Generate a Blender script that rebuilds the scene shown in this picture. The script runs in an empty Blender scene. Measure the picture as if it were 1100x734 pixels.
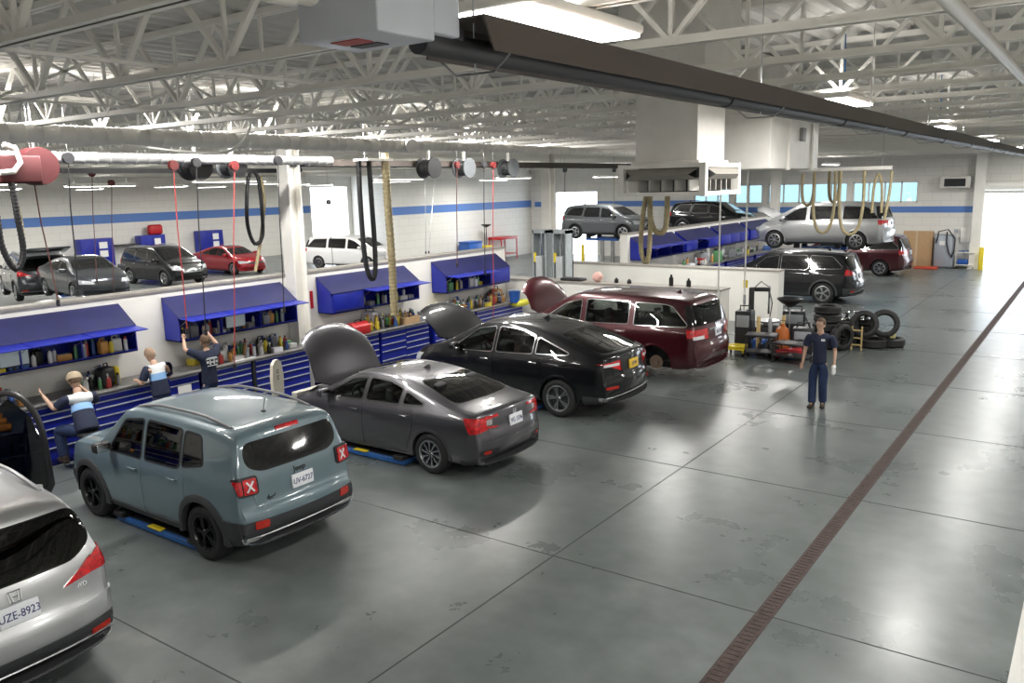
import bpy, bmesh, math, random
from mathutils import Vector, Matrix
from mathutils.bvhtree import BVHTree
random.seed(7)
ORD = 'first second third fourth fifth sixth seventh eighth ninth tenth eleventh twelfth thirteenth fourteenth fifteenth sixteenth seventeenth eighteenth nineteenth twentieth twenty-first twenty-second twenty-third twenty-fourth twenty-fifth twenty-sixth twenty-seventh twenty-eighth twenty-ninth thirtieth thirty-first thirty-second'.split()
R = math.radians
PI = math.pi
scene = bpy.context.scene
COL = scene.collection

# ---------------------------------------------------------------- camera
EYE = 4.4
cam_data = bpy.data.cameras.new('camera')
cam = bpy.data.objects.new('camera', cam_data)
COL.objects.link(cam)
scene.camera = cam
cam_data.sensor_width = 36.0
cam_data.lens = 36.0 * 889.19 / 1100.0
cam_data.clip_start = 0.05
cam_data.clip_end = 400
_y, _p, _r = R(35.653386), R(10.680635), R(-1.379279)
_f = Vector((-math.sin(_y)*math.cos(_p), math.cos(_y)*math.cos(_p), -math.sin(_p)))
_rt = Vector((math.cos(_y), math.sin(_y), 0)); _u = _rt.cross(_f)
_rt2 = math.cos(_r)*_rt + math.sin(_r)*_u
_u2 = -math.sin(_r)*_rt + math.cos(_r)*_u
cam.matrix_world = Matrix(((_rt2.x, _u2.x, -_f.x, 0), (_rt2.y, _u2.y, -_f.y, 0), (_rt2.z, _u2.z, -_f.z, EYE), (0, 0, 0, 1)))

# ---------------------------------------------------------------- view and daylight
scene.view_settings.view_transform = 'Standard'
scene.view_settings.look = 'None'
scene.view_settings.gamma = 1
scene.view_settings.use_curve_mapping = False
scene.view_settings.exposure = 0.12
world = bpy.data.worlds.new('daylight'); scene.world = world
world.use_nodes = True
wn = world.node_tree.nodes; wl = world.node_tree.links
bg = wn['Background']
bg.inputs['Color'].default_value = (0.86, 0.93, 1.0, 1)
bg.inputs['Strength'].default_value = 4.5
LAMP_BAY = 155.0      # watts of the high bay lamps over the aisle
LAMP_STRIP = 46.0     # watts of the strip lamps over the bays
LAMP_FILL = 90.0

# ---------------------------------------------------------------- materials
MATS = {}
def mat(name, col, rough=0.5, metal=0.0, noise=0.0, nscale=8.0, bump=0.0, coat=0.0, emit=None, estr=0.0, spec=0.5):
    if name in MATS: return MATS[name]
    m = bpy.data.materials.new(name); m.use_nodes = True
    nt = m.node_tree; b = nt.nodes['Principled BSDF']
    b.inputs['Base Color'].default_value = (*col, 1)
    b.inputs['Roughness'].default_value = rough
    b.inputs['Metallic'].default_value = metal
    b.inputs['Coat Weight'].default_value = coat
    b.inputs['Coat Roughness'].default_value = 0.04
    b.inputs['Specular IOR Level'].default_value = spec
    if emit:
        b.inputs['Emission Color'].default_value = (*emit, 1)
        b.inputs['Emission Strength'].default_value = estr
    if noise > 0 or bump > 0:
        tc = nt.nodes.new('ShaderNodeTexCoord'); nz = nt.nodes.new('ShaderNodeTexNoise')
        nz.inputs['Scale'].default_value = nscale; nz.inputs['Detail'].default_value = 4
        nt.links.new(tc.outputs['Object'], nz.inputs['Vector'])
        if noise > 0:
            cr = nt.nodes.new('ShaderNodeValToRGB')
            cr.color_ramp.elements[0].position = 0.3; cr.color_ramp.elements[1].position = 0.7
            cr.color_ramp.elements[0].color = (*[c*(1-noise) for c in col], 1)
            cr.color_ramp.elements[1].color = (*[min(1, c*(1+noise)) for c in col], 1)
            nt.links.new(nz.outputs['Fac'], cr.inputs['Fac'])
            nt.links.new(cr.outputs['Color'], b.inputs['Base Color'])
        if bump > 0:
            bp = nt.nodes.new('ShaderNodeBump'); bp.inputs['Strength'].default_value = bump
            bp.inputs['Distance'].default_value = 0.02
            nt.links.new(nz.outputs['Fac'], bp.inputs['Height'])
            nt.links.new(bp.outputs['Normal'], b.inputs['Normal'])
    MATS[name] = m
    return m

def glass_mat(name, tint, gloss=1.0):
    if name in MATS: return MATS[name]
    m = bpy.data.materials.new(name); m.use_nodes = True
    nt = m.node_tree; nt.nodes.clear()
    out = nt.nodes.new('ShaderNodeOutputMaterial'); mx = nt.nodes.new('ShaderNodeMixShader')
    tr = nt.nodes.new('ShaderNodeBsdfTransparent'); gl = nt.nodes.new('ShaderNodeBsdfGlossy')
    fr = nt.nodes.new('ShaderNodeFresnel'); fr.inputs['IOR'].default_value = 1.52
    tr.inputs['Color'].default_value = (*tint, 1); gl.inputs['Roughness'].default_value = 0.01
    gl.inputs['Color'].default_value = (gloss, gloss, gloss, 1)
    nt.links.new(fr.outputs['Fac'], mx.inputs['Fac']); nt.links.new(tr.outputs['BSDF'], mx.inputs[1])
    nt.links.new(gl.outputs['BSDF'], mx.inputs[2]); nt.links.new(mx.outputs['Shader'], out.inputs['Surface'])
    MATS[name] = m
    return m

def paint(name, col, metal=0.55, rough=0.32, spec=.5):
    if name in MATS: return MATS[name]
    m = mat(name, col, rough=rough, metal=metal, coat=1.0, spec=spec)
    nt = m.node_tree; b = nt.nodes['Principled BSDF']
    tc = nt.nodes.new('ShaderNodeTexCoord'); v = nt.nodes.new('ShaderNodeTexNoise'); v.inputs['Scale'].default_value = 900
    mr = nt.nodes.new('ShaderNodeMapRange'); mr.inputs['To Min'].default_value = rough*0.8; mr.inputs['To Max'].default_value = rough*1.25
    nt.links.new(tc.outputs['Object'], v.inputs['Vector']); nt.links.new(v.outputs['Fac'], mr.inputs['Value'])
    nt.links.new(mr.outputs['Result'], b.inputs['Roughness'])
    return m

white = mat('white_paint', (0.82, 0.81, 0.77), 0.55, noise=0.04, nscale=3)
steel_white = mat('steel_white', (0.84, 0.82, 0.77), 0.45, noise=0.04, nscale=2)
duct_mat = mat('duct_metal', (0.72, 0.70, 0.66), 0.5, 0.05, noise=0.05, nscale=4)
black_pl = mat('black_plastic', (0.018, 0.018, 0.02), 0.42)
trim_pl = mat('trim_plastic', (0.035, 0.036, 0.04), 0.55)
rubber = mat('rubber', (0.012, 0.012, 0.013), 0.72, bump=0.15, nscale=40)
chrome = mat('chrome', (0.75, 0.76, 0.78), 0.12, 1.0)
alu = mat('aluminium', (0.5, 0.51, 0.53), 0.3, 1.0)
dark_metal = mat('dark_metal', (0.06, 0.06, 0.065), 0.45, 0.7)
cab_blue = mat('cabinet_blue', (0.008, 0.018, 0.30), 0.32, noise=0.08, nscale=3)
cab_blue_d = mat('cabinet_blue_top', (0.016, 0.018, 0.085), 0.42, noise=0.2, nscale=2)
post_grey = mat('lift_grey', (0.42, 0.46, 0.48), 0.4, 0.2, noise=0.1, nscale=5)
yellow = mat('yellow_paint', (0.80, 0.62, 0.03), 0.45)
red_pl = mat('red_paint', (0.45, 0.015, 0.02), 0.35)
blue_pl = mat('blue_paint', (0.02, 0.10, 0.40), 0.4)
card = mat('cardboard', (0.50, 0.33, 0.18), 0.85, noise=0.06)
dark = mat('dark_interior', (0.012, 0.012, 0.013), 0.8)
screen_m = mat('screen', (0.32, 0.36, 0.38), 0.25, emit=(0.5, 0.58, 0.62), estr=0.15)
paper = mat('paper', (0.85, 0.85, 0.83), 0.7)

# ---------------------------------------------------------------- mesh builder
class MB:
    def __init__(s): s.v = []; s.f = []; s.sm = []
    def add(s, vs, fs, smooth=False, M=None):
        b = len(s.v)
        for p in vs:
            p = Vector(p)
            s.v.append(M @ p if M else p)
        for f in fs:
            s.f.append([b+i for i in f]); s.sm.append(smooth)
        return s
    def box(s, x0, y0, z0, x1, y1, z1, M=None):
        vs = [(x0,y0,z0),(x1,y0,z0),(x1,y1,z0),(x0,y1,z0),(x0,y0,z1),(x1,y0,z1),(x1,y1,z1),(x0,y1,z1)]
        return s.add(vs, [(3,2,1,0),(4,5,6,7),(0,1,5,4),(1,2,6,5),(2,3,7,6),(3,0,4,7)], M=M)
    def rbox(s, x0, y0, z0, x1, y1, z1, r=0.03, M=None, seg=3):
        bm = bmesh.new()
        bmesh.ops.create_cube(bm, size=1)
        for v in bm.verts:
            v.co = Vector((x0+(v.co.x+.5)*(x1-x0), y0+(v.co.y+.5)*(y1-y0), z0+(v.co.z+.5)*(z1-z0)))
        bmesh.ops.bevel(bm, geom=bm.edges[:], offset=min(r, .49*min(abs(x1-x0), abs(y1-y0), abs(z1-z0))), segments=seg, profile=.5, affect='EDGES')
        bm.verts.index_update()
        s.add([v.co.copy() for v in bm.verts], [[v.index for v in f.verts] for f in bm.faces], True, M)
        bm.free(); return s
    def prism(s, poly, axis, a, b, M=None):
        # poly in the two other axes order: x->(y,z) y->(x,z) z->(x,y)
        def P(p, t):
            return {'x': (t, p[0], p[1]), 'y': (p[0], t, p[1]), 'z': (p[0], p[1], t)}[axis]
        n = len(poly)
        vs = [P(p, a) for p in poly] + [P(p, b) for p in poly]
        fs = [list(range(n)), list(range(n, 2*n))[::-1]] + [(i, i+n, (i+1) % n+n, (i+1) % n) for i in range(n)]
        return s.add(vs, fs, M=M)
    def beam(s, p, q, w, h=None):
        p = Vector(p); q = Vector(q); h = h or w
        d = (q-p).normalized()
        up = Vector((0,0,1)) if abs(d.z) < .95 else Vector((0,1,0))
        a = d.cross(up).normalized()*w/2; b = a.cross(d).normalized()*h/2
        vs = [p-a-b, p+a-b, p+a+b, p-a+b, q-a-b, q+a-b, q+a+b, q-a+b]
        return s.add(vs, [(3,2,1,0),(4,5,6,7),(0,1,5,4),(1,2,6,5),(2,3,7,6),(3,0,4,7)])
    def tube(s, pts, r, n=8, closed=False, rr=None, cap=True):
        pts = [Vector(p) for p in pts]; m = len(pts); vs = []
        t0 = (pts[1]-pts[0]).normalized()
        ref = Vector((0,0,1)) if abs(t0.z) < .9 else Vector((1,0,0))
        a = t0.cross(ref).normalized()
        for i, p in enumerate(pts):
            if closed: t = (pts[(i+1) % m]-pts[i-1]).normalized()
            else: t = (pts[min(i+1, m-1)]-pts[max(i-1, 0)]).normalized()
            a = (a - t*a.dot(t)).normalized(); b = t.cross(a)
            ri = rr[i] if rr else r
            for k in range(n):
                an = 2*PI*k/n
                vs.append(p + a*math.cos(an)*ri + b*math.sin(an)*ri)
        fs = []
        for i in range(m if closed else m-1):
            j = (i+1) % m
            for k in range(n): fs.append((i*n+k, i*n+(k+1) % n, j*n+(k+1) % n, j*n+k))
        if not closed and cap: fs += [list(range(n))[::-1], [(m-1)*n+k for k in range(n)]]
        return s.add(vs, fs, True)
    def cyl(s, p, q, r, n=16, r2=None):
        p = Vector(p); q = Vector(q)
        return s.tube([p, q], r, n, rr=[r, r if r2 is None else r2])
    def lathe(s, prof, n=24, M=None, axis='z', cap=True):
        vs = []; m = len(prof)
        for (r, h) in prof:
            for k in range(n):
                a = 2*PI*k/n; c, d = r*math.cos(a), r*math.sin(a)
                vs.append({'z': (c, d, h), 'y': (c, h, d), 'x': (h, c, d)}[axis])
        fs = [(i*n+k, i*n+(k+1) % n, (i+1)*n+(k+1) % n, (i+1)*n+k) for i in range(m-1) for k in range(n)]
        if cap: fs += [list(range(n))[::-1], [(m-1)*n+k for k in range(n)]]
        return s.add(vs, fs, True, M)
    def ball(s, c, r, n=12, M=None):
        if not hasattr(r, '__len__'): r = (r, r, r)
        vs = []; fs = []; m = n//2+1
        for i in range(m):
            a = PI*i/(m-1)
            for k in range(n):
                b = 2*PI*k/n
                vs.append((c[0]+r[0]*math.sin(a)*math.cos(b), c[1]+r[1]*math.sin(a)*math.sin(b), c[2]+r[2]*math.cos(a)))
        for i in range(m-1):
            for k in range(n): fs.append((i*n+k, (i+1)*n+k, (i+1)*n+(k+1) % n, i*n+(k+1) % n))
        return s.add(vs, fs, True, M)
    def build(s, name, material, parent=None, loc=None, sharp=35, fix=True):
        me = bpy.data.meshes.new(name)
        me.from_pydata([tuple(p) for p in s.v], [], s.f)
        me.polygons.foreach_set('use_smooth', s.sm)
        if fix:
            bm = bmesh.new(); bm.from_mesh(me)
            if any(s.sm): bmesh.ops.remove_doubles(bm, verts=bm.verts, dist=1e-5)
            bmesh.ops.recalc_face_normals(bm, faces=bm.faces)
            bm.to_mesh(me); bm.free()
        if any(s.sm): me.set_sharp_from_angle(angle=R(sharp))
        me.materials.append(material)
        o = bpy.data.objects.new(name, me); COL.objects.link(o)
        if parent: o.parent = parent
        if loc: o.location = loc
        return o

def tag(o, label=None, cat=None, group=None, kind=None):
    if label: o['label'] = label
    if cat: o['category'] = cat
    if group: o['group'] = group
    if kind: o['kind'] = kind
    return o
def empty(name, loc=(0,0,0), rz=0.0, label=None, cat=None, group=None):
    o = bpy.data.objects.new(name, None); COL.objects.link(o)
    o.location = loc; o.rotation_euler = (0, 0, rz); o.empty_display_size = .2
    return tag(o, label, cat, group)
def struct(o): o['kind'] = 'structure'; return o
def copy_tree(o, parent=None):
    c = o.copy(); COL.objects.link(c)
    if parent: c.parent = parent
    for ch in list(o.children): copy_tree(ch, c)
    return c
def text_mesh(name, body, size, material, parent, M, depth=0.004, align='CENTER', sx=1.0, bold=0.0):
    cu = bpy.data.curves.new(name, 'FONT'); cu.body = body; cu.size = size; cu.extrude = depth
    cu.align_x = align; cu.align_y = 'CENTER'; cu.resolution_u = 3; cu.offset = bold
    t = bpy.data.objects.new(name+'_tmp', cu); COL.objects.link(t)
    me = bpy.data.meshes.new_from_object(t.evaluated_get(bpy.context.evaluated_depsgraph_get()))
    bpy.data.objects.remove(t)
    me.transform(M @ Matrix.Diagonal((sx, 1, 1, 1)))
    me.materials.clear(); me.materials.append(material)
    o = bpy.data.objects.new(name, me); COL.objects.link(o)
    if parent: o.parent = parent
    return o
# ---------------------------------------------------------------- structure
YF = 45.0      # far wall
XW = -14.6     # bench wall
def floor_material():
    m = bpy.data.materials.new('polished_concrete'); m.use_nodes = True
    nt = m.node_tree; b = nt.nodes['Principled BSDF']; L = nt.links.new
    tc = nt.nodes.new('ShaderNodeTexCoord')
    n1 = nt.nodes.new('ShaderNodeTexNoise'); n1.inputs['Scale'].default_value = 0.55; n1.inputs['Detail'].default_value = 8; n1.inputs['Roughness'].default_value = .6
    n2 = nt.nodes.new('ShaderNodeTexNoise'); n2.inputs['Scale'].default_value = 3.2; n2.inputs['Detail'].default_value = 6
    L(tc.outputs['Object'], n1.inputs['Vector']); L(tc.outputs['Object'], n2.inputs['Vector'])
    r1 = nt.nodes.new('ShaderNodeValToRGB')
    r1.color_ramp.elements[0].position = .3; r1.color_ramp.elements[0].color = (0.094, 0.109, 0.107, 1)
    r1.color_ramp.elements[1].position = .72; r1.color_ramp.elements[1].color = (0.152, 0.168, 0.165, 1)
    mx = nt.nodes.new('ShaderNodeMix'); mx.data_type = 'RGBA'; mx.blend_type = 'OVERLAY'; mx.inputs[0].default_value = .35
    L(n1.outputs['Fac'], r1.inputs['Fac']); L(r1.outputs['Color'], mx.inputs[6]); L(n2.outputs['Fac'], mx.inputs[7])
    # worn pale stains
    n3 = nt.nodes.new('ShaderNodeTexNoise'); n3.inputs['Scale'].default_value = 1.1; n3.inputs['Detail'].default_value = 5
    r3 = nt.nodes.new('ShaderNodeValToRGB'); r3.color_ramp.elements[0].position = .66; r3.color_ramp.elements[1].position = .74
    L(tc.outputs['Object'], n3.inputs['Vector']); L(n3.outputs['Fac'], r3.inputs['Fac'])
    mx2 = nt.nodes.new('ShaderNodeMix'); mx2.data_type = 'RGBA'; mx2.inputs[7].default_value = (0.30, 0.28, 0.23, 1)
    ml = nt.nodes.new('ShaderNodeMath'); ml.operation = 'MULTIPLY'; ml.inputs[1].default_value = .16
    L(r3.outputs['Color'], ml.inputs[0]); L(ml.outputs[0], mx2.inputs[0]); L(mx.outputs[2], mx2.inputs[6])
    L(mx2.outputs[2], b.inputs['Base Color'])
    mr = nt.nodes.new('ShaderNodeMapRange'); mr.inputs['To Min'].default_value = .20; mr.inputs['To Max'].default_value = .38
    L(n1.outputs['Fac'], mr.inputs['Value']); L(mr.outputs['Result'], b.inputs['Roughness'])
    bp = nt.nodes.new('ShaderNodeBump'); bp.inputs['Strength'].default_value = .04; bp.inputs['Distance'].default_value = .02
    L(n2.outputs['Fac'], bp.inputs['Height']); L(bp.outputs['Normal'], b.inputs['Normal'])
    return m
fm = floor_material()
fl = MB()
fl.box(-47, -3, -0.3, 12, YF+.3, 0)
struct(fl.build('floor', fm))
# sunk saw cut joints and the trench drain lie on the slab
jm = mat('joint_dark', (0.045, 0.05, 0.05), .7)
dm = mat('drain_rust', (0.055, 0.035, 0.03), .7, .2, noise=.4, nscale=12, bump=.4)
mb = MB()
for X in (-5.08,): mb.box(X-.008, -3, 0, X+.008, YF, .003)
for k in range(-1, 12):
    Y = 7.83+(k-1)*3.75
    if Y > 0: mb.box(-47, Y-.007, 0, 12, Y+.007, .003)
mb.box(-13.0, -3, 0, -12.985, YF, .003)
struct(mb.build('trim_1', jm))
mb = MB(); mb.box(-2.60, -3, 0, -2.42, YF-2, .006)
for k in range(0, 560): mb.box(-2.57, -2.5+k*.08, .006, -2.45, -2.46+k*.08, .010)
struct(mb.build('trim_2', dm))

wall_m = mat('block_wall', (0.80, 0.785, 0.74), .6, noise=.03, nscale=1.5)
def block_wall():
    m = bpy.data.materials.new('painted_block'); m.use_nodes = True
    nt = m.node_tree; b = nt.nodes['Principled BSDF']; L = nt.links.new
    b.inputs['Roughness'].default_value = .55
    tc = nt.nodes.new('ShaderNodeTexCoord'); sp = nt.nodes.new('ShaderNodeSeparateXYZ'); L(tc.outputs['Object'], sp.inputs[0])
    ad = nt.nodes.new('ShaderNodeMath'); L(sp.outputs['X'], ad.inputs[0]); L(sp.outputs['Y'], ad.inputs[1])
    cb = nt.nodes.new('ShaderNodeCombineXYZ'); L(ad.outputs[0], cb.inputs['X']); L(sp.outputs['Z'], cb.inputs['Y'])
    br = nt.nodes.new('ShaderNodeTexBrick'); L(cb.outputs[0], br.inputs['Vector'])
    br.inputs['Color1'].default_value = (.80,.785,.74,1); br.inputs['Color2'].default_value = (.78,.765,.72,1)
    br.inputs['Mortar'].default_value = (.62,.61,.58,1); br.inputs['Scale'].default_value = 1
    br.inputs['Brick Width'].default_value = .8; br.inputs['Row Height'].default_value = .4; br.inputs['Mortar Size'].default_value = .008
    L(br.outputs['Color'], b.inputs['Base Color'])
    return m
bw = block_wall()
stripe_m = mat('stripe_blue', (0.10, 0.22, 0.56), .5)
CE = 6.2
def wall_far():
    mb = MB(); Y = YF; t = .3
    # openings: (x0,x1,z0,z1)
    ops = [(-28.6,-25.6,0,3.9), (-19.3,-17.2,3.1,4.15), (-16.9,-15.35,3.1,4.15), (-15.05,-10.95,3.1,4.15), (-10.7,-7.65,3.1,4.15), (-4.78,-0.9,0,3.5), (1.6, 5.6, 0, 3.5)]
    x = -47.0
    for (a, b, z0, z1) in ops:
        mb.box(x, Y, 0, a, Y+t, CE)
        if z0 > 0: mb.box(a, Y, 0, b, Y+t, z0)
        mb.box(a, Y, z1, b, Y+t, CE)
        x = b
    mb.box(x, Y, 0, 12, Y+t, CE)
    struct(mb.build('wall_far', bw))
    n = 1
    for (a, b, z0, z1) in ops:
        if z0 > 0:
            w = MB()
            for xx in [a+.03, b-.03] + [a+(b-a)*k/round((b-a)/.95+.5) for k in range(1, round((b-a)/.95+.5))]:
                w.box(xx-.035, Y+.08, z0, xx+.035, Y+.16, z1)
            w.box(a, Y+.08, z0, b, Y+.16, z0+.07); w.box(a, Y+.08, z1-.07, b, Y+.16, z1)
            o = struct(w.build('window_%d' % n, white))
            g = MB(); g.box(a+.03, Y+.11, z0+.04, b-.03, Y+.12, z1-.04)
            g.build('pane', glass_mat('window_pane', (.40,.50,.53)), o); n += 1
wall_far()
struct(MB().box(-30.2, YF-.015, 3.0, -28.6, YF, 3.32).box(-25.6, YF-.015, 3.0, -18.9, YF, 3.32).box(-18.9, YF-.015, 2.62, -4.9, YF, 2.92).build('trim_3', stripe_m))
struct(MB().box(-47.3, -3, 0, -47, 41.0, CE).box(-47.3, 41.0, 4.6, -47, 44.6, CE).box(-47.3, 44.6, 0, -47, YF+.3, CE).build('wall_left', bw))
struct(MB().box(-47, -3, 2.8, -46.985, 40.9, 3.3).build('trim_4', stripe_m))
struct(MB().box(-30.8, 31.8, 0, -30.5, YF, CE).build('wall_left_near', bw))
struct(MB().box(-30.5, 31.8, 3.0, -30.485, YF, 3.42).build('trim_5', stripe_m))
struct(MB().box(9, -3, 0, 9.3, YF+.3, CE).build('wall_right', bw))
struct(MB().box(-47.3, -3.3, 0, 9.3, -3, CE).build('wall_near', bw))
# bench wall, cross walls
struct(MB().box(XW-.3, -3, 0, XW, 20.1, 2.57).build('wall_bench', wall_m))
struct(MB().box(XW-.33, -3, 2.57, XW+.03, 20.13, 2.61).build('trim_6', mat('wall_cap', (.30,.28,.25), .6)))
struct(MB().box(XW-1.2, 20.13, 0, -7.85, 20.7, 1.62).build('wall_cross_front', wall_m))
struct(MB().box(XW-1.2, 20.1, 1.62, -7.83, 20.72, 1.66).build('trim_7', MATS['wall_cap']))
struct(MB().box(-17, 25.2, 0, -8.0, 25.7, 1.62).build('wall_cross_back', wall_m))
struct(MB().box(-17, 25.18, 1.62, -7.98, 25.72, 1.66).build('trim_8', MATS['wall_cap']))
struct(MB().box(-14.2, 26.6, 0, -13.9, 42.5, 2.57).build('wall_bench_far', wall_m))
struct(MB().box(-14.23, 26.58, 2.57, -13.87, 42.5, 2.61).build('trim_9', MATS['wall_cap']))

# ceiling deck with ribs running along the hall
def deck():
    mb = MB(); m = mat('deck', (0.58, 0.57, 0.54), .6, noise=.08, nscale=1)
    xs = []; x = -47.3; up = True
    prof = []
    while x < 12:
        prof += [(x, CE), (x+.10, CE), (x+.14, CE+.06), (x+.27, CE+.06)]
        x += .31
    n = len(prof)
    vs = [(p[0], -3.3, p[1]) for p in prof] + [(p[0], YF+.3, p[1]) for p in prof]
    mb.add(vs, [(i, i+1, n+i+1, n+i) for i in range(n-1)])
    mb.box(-47.3, -3.3, CE+.1, 12, YF+.3, CE+.3)
    return struct(mb.build('ceiling', m, fix=False))
deck()
# roof joists
ZJ = 5.35
def joist(Y, first=None):
    lab = '%s white steel roof joist counted from above the viewpoint' % ORD[round((Y+.5)/1.54)] if Y > -.4 else 'white steel roof joist just behind the viewpoint'
    if first is not None:
        o = copy_tree(first); o.location = (0, Y, 0); o['label'] = lab; return o
    o = empty('roof_joist', (0, Y, 0), 0, lab, 'roof joist', 'roof joists')
    x0, x1 = -46.9, 8.9
    b = MB()
    for s in (-1, 1):
        b.box(x0, s*.012 if s > 0 else -.062, ZJ, x1, .062 if s > 0 else -.012, ZJ+.012)
        b.box(x0, .012 if s > 0 else -.022, ZJ, x1, .022 if s > 0 else -.012, ZJ+.065)
    b.build('bottom_chord', steel_white, o)
    t = MB()
    for s in (-1, 1): t.box(x0, .012 if s > 0 else -.06, CE-.06, x1, .06 if s > 0 else -.012, CE)
    t.build('top_chord', steel_white, o)
    w = MB(); p = 1.5; n = int((x1-x0)/p)
    for k in range(n):
        a = x0+k*p
        w.beam((a, 0, CE-.04), (a+p/2, 0, ZJ+.03), .05, .035)
        w.beam((a+p/2, 0, ZJ+.03), (a+p, 0, CE-.04), .05, .035)
        w.beam((a+p/2, 0, ZJ+.03), (a+p/2, 0, CE-.04), .032, .032)
    w.build('web', steel_white, o)
    return o
j0 = joist(2.65)
for k in range(1, 28): joist(2.65+1.54*k, j0)
joist(1.11, j0); joist(-.43, j0)
# bridging lines along the hall
for i, X in enumerate((-30, -21, -9.6, -6.4, .6, 3.8)):
    b = MB(); b.box(X-.025, -2.9, ZJ+.06, X+.025, YF-.1, ZJ+.085); b.box(X-.025, -2.9, CE-.1, X+.025, YF-.1, CE-.08)
    for k in range(-2, 27):
        y = 2.65+1.54*k
        if i % 2 == 0: b.beam((X, y, ZJ+.07), (X, y+1.54, CE-.09), .03); b.beam((X, y, CE-.09), (X, y+1.54, ZJ+.07), .03)
    tag(b.build('joist_bridging', steel_white), '%s thin lengthwise bracing line between the roof joists from the left' % ORD[i], 'bracing', 'joist bracing lines')
def column(name, X, Y, w, z1, label, m=steel_white):
    o = MB()
    t = .03
    o.box(X-w/2, Y-w/2, 0, X+w/2, Y-w/2+t, z1); o.box(X-w/2, Y+w/2-t, 0, X+w/2, Y+w/2, z1); o.box(X-t/2, Y-w/2+t, 0, X+t/2, Y+w/2-t, z1)
    o.box(X-w/2-.06, Y-w/2-.06, 0, X+w/2+.06, Y+w/2+.06, .03)
    return tag(o.build(name, m), label, 'column')
column('steel_column', -14.42, 12.02, .34, 6.15, 'white steel column rising from the bench wall between the second and third blue wall cabinets')
column('steel_column', -15.3, 23.6, .34, 6.15, 'white steel column behind the grey two-post lift')
column('steel_column', -14.05, 43.2, .4, 6.15, 'white steel column left of the wide far window')
column('steel_column', -4.95, 44.6, .42, 6.15, 'pale grey steel column beside the open overhead door')
# ---------------------------------------------------------------- lamps
lamp_glow = mat('lamp_lens', (0.9, 0.9, 0.9), .4, emit=(1, .985, .95), estr=14)
def area(parent, sx, sy, z, watt, col=(1, .975, .93)):
    l = bpy.data.lights.new('area_light', 'AREA'); l.shape = 'RECTANGLE'; l.size = sx; l.size_y = sy
    l.energy = watt; l.color = col
    o = bpy.data.objects.new('area_light', l); COL.objects.link(o); o.parent = parent; o.location = (0, 0, z); return o
def high_bay(X, Y, Z, label, watt=None, group=None):
    o = empty('high_bay_light', (X, Y, Z), 0, label, 'ceiling light', group)
    b = MB(); b.rbox(-.24, -.62, .0, .24, .62, .06, .02); b.box(-.10, -.2, .07, .10, .2, .15); b.build('housing', white, o)
    b = MB(); b.rbox(-.22, -.60, -.02, .22, .60, .004, .008); b.build('diffuser', lamp_glow, o)
    b = MB(); b.tube([(0, 0, .14), (.02, .02, .35), (0, 0, CE-Z+.04)], .012, 6); b.build('hanger_cable', mat('cable_blue', (.03,.10,.22), .5), o)
    area(o, .40, 1.15, -.04, watt or LAMP_BAY)
    u = area(o, .3, 1.0, .10, (watt or LAMP_BAY)*.10); u.rotation_euler = (PI, 0, 0)  # added uplight without a lens of its own, brightens joists and deck
LB = [(-2.62, 4.15, 'biggest ceiling light, at the top of the picture above the burner end of the heater'),
      (-2.7, 10.6, 'second ceiling light along the aisle, hanging beside the long tube heater'),
      (-2.75, 17.8, 'third ceiling light along the aisle'), (-2.8, 26, 'fourth ceiling light along the aisle, close to the heater'),
      (-2.85, 34, 'fifth ceiling light along the aisle'), (-2.9, 41, 'farthest ceiling light over the aisle')]
for (x, y, l) in LB: high_bay(x, y, 5.28, l)
for (x, y) in [(3.5, 2), (3.5, 9), (3.5, 16), (3.5, 24), (3.5, 33)]:
    high_bay(x, y, 5.3, '%s ceiling light on the right hand side of the aisle' % ORD[[2,9,16,24,33].index(y)], 230, 'lights on the right side of the aisle')
def strip_light(X, Y, Z, label, group, L=2.4, along='y', watt=None):
    o = empty('strip_light', (X, Y, Z), 0 if along == 'y' else PI/2, label, 'strip light', group)
    b = MB(); b.rbox(-.09, -L/2, .0, .09, L/2, .07, .015); b.prism([(-.09, .0), (-.14, -.03), (-.13, -.03), (-.08, .01)], 'y', -L/2, L/2); b.prism([(.09, .0), (.14, -.03), (.13, -.03), (.08, .01)], 'y', -L/2, L/2)
    b.build('housing', white, o)
    b = MB()
    for s in (-.04, .04): b.cyl((s, -L/2+.03, -.02), (s, L/2-.03, -.02), .018, 8)
    b.build('tubes', lamp_glow, o)
    b = MB(); b.cyl((0, -L/2+.3, .06), (0, -L/2+.3, CE-Z+.04), .006, 5).cyl((0, L/2-.3, .06), (0, L/2-.3, CE-Z+.04), .006, 5); b.build('hanger_rod', alu, o)
    area(o, .2, L-.1, -.06, watt or LAMP_STRIP)
    u = area(o, .2, L-.1, .10, (watt or LAMP_STRIP)*(.04 if Z > 5.5 else .13)); u.rotation_euler = (PI, 0, 0)  # added upward light above the housing, only there to lift the ceiling brightness
# over the bench wall: these throw the cars' shadows out into the aisle
for k, Y in enumerate([1.5, 5.2, 8.9, 12.6, 16.3]):
    strip_light(-12.7, Y+.9, 5.78, '%s strip light from the near end above the workbenches' % ORD[k], 'strip lights above the benches', along='y', watt=230)
for k, Y in enumerate([23, 28.5, 34, 40]):
    strip_light(-10.5, Y, 5.0, '%s strip light from the near end over the far service bays' % ORD[k], 'strip lights over the far bays', watt=190)
for X in (-20.5, -27.5, -34.5, -41.5):
    for Y in (8, 15, 22, 29, 37):
        if X < -29 and Y > 30 and X > -33: continue
        strip_light(X, Y, 4.72, '%s strip light from the left in the %s row beyond the bench wall' % (ORD[[8, 15, 22, 29, 37].index(Y)], ORD[int((-X-20.5)/7)]), 'strip lights beyond the bench wall', along='y' if X > -30 else 'x', watt=235)
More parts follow.
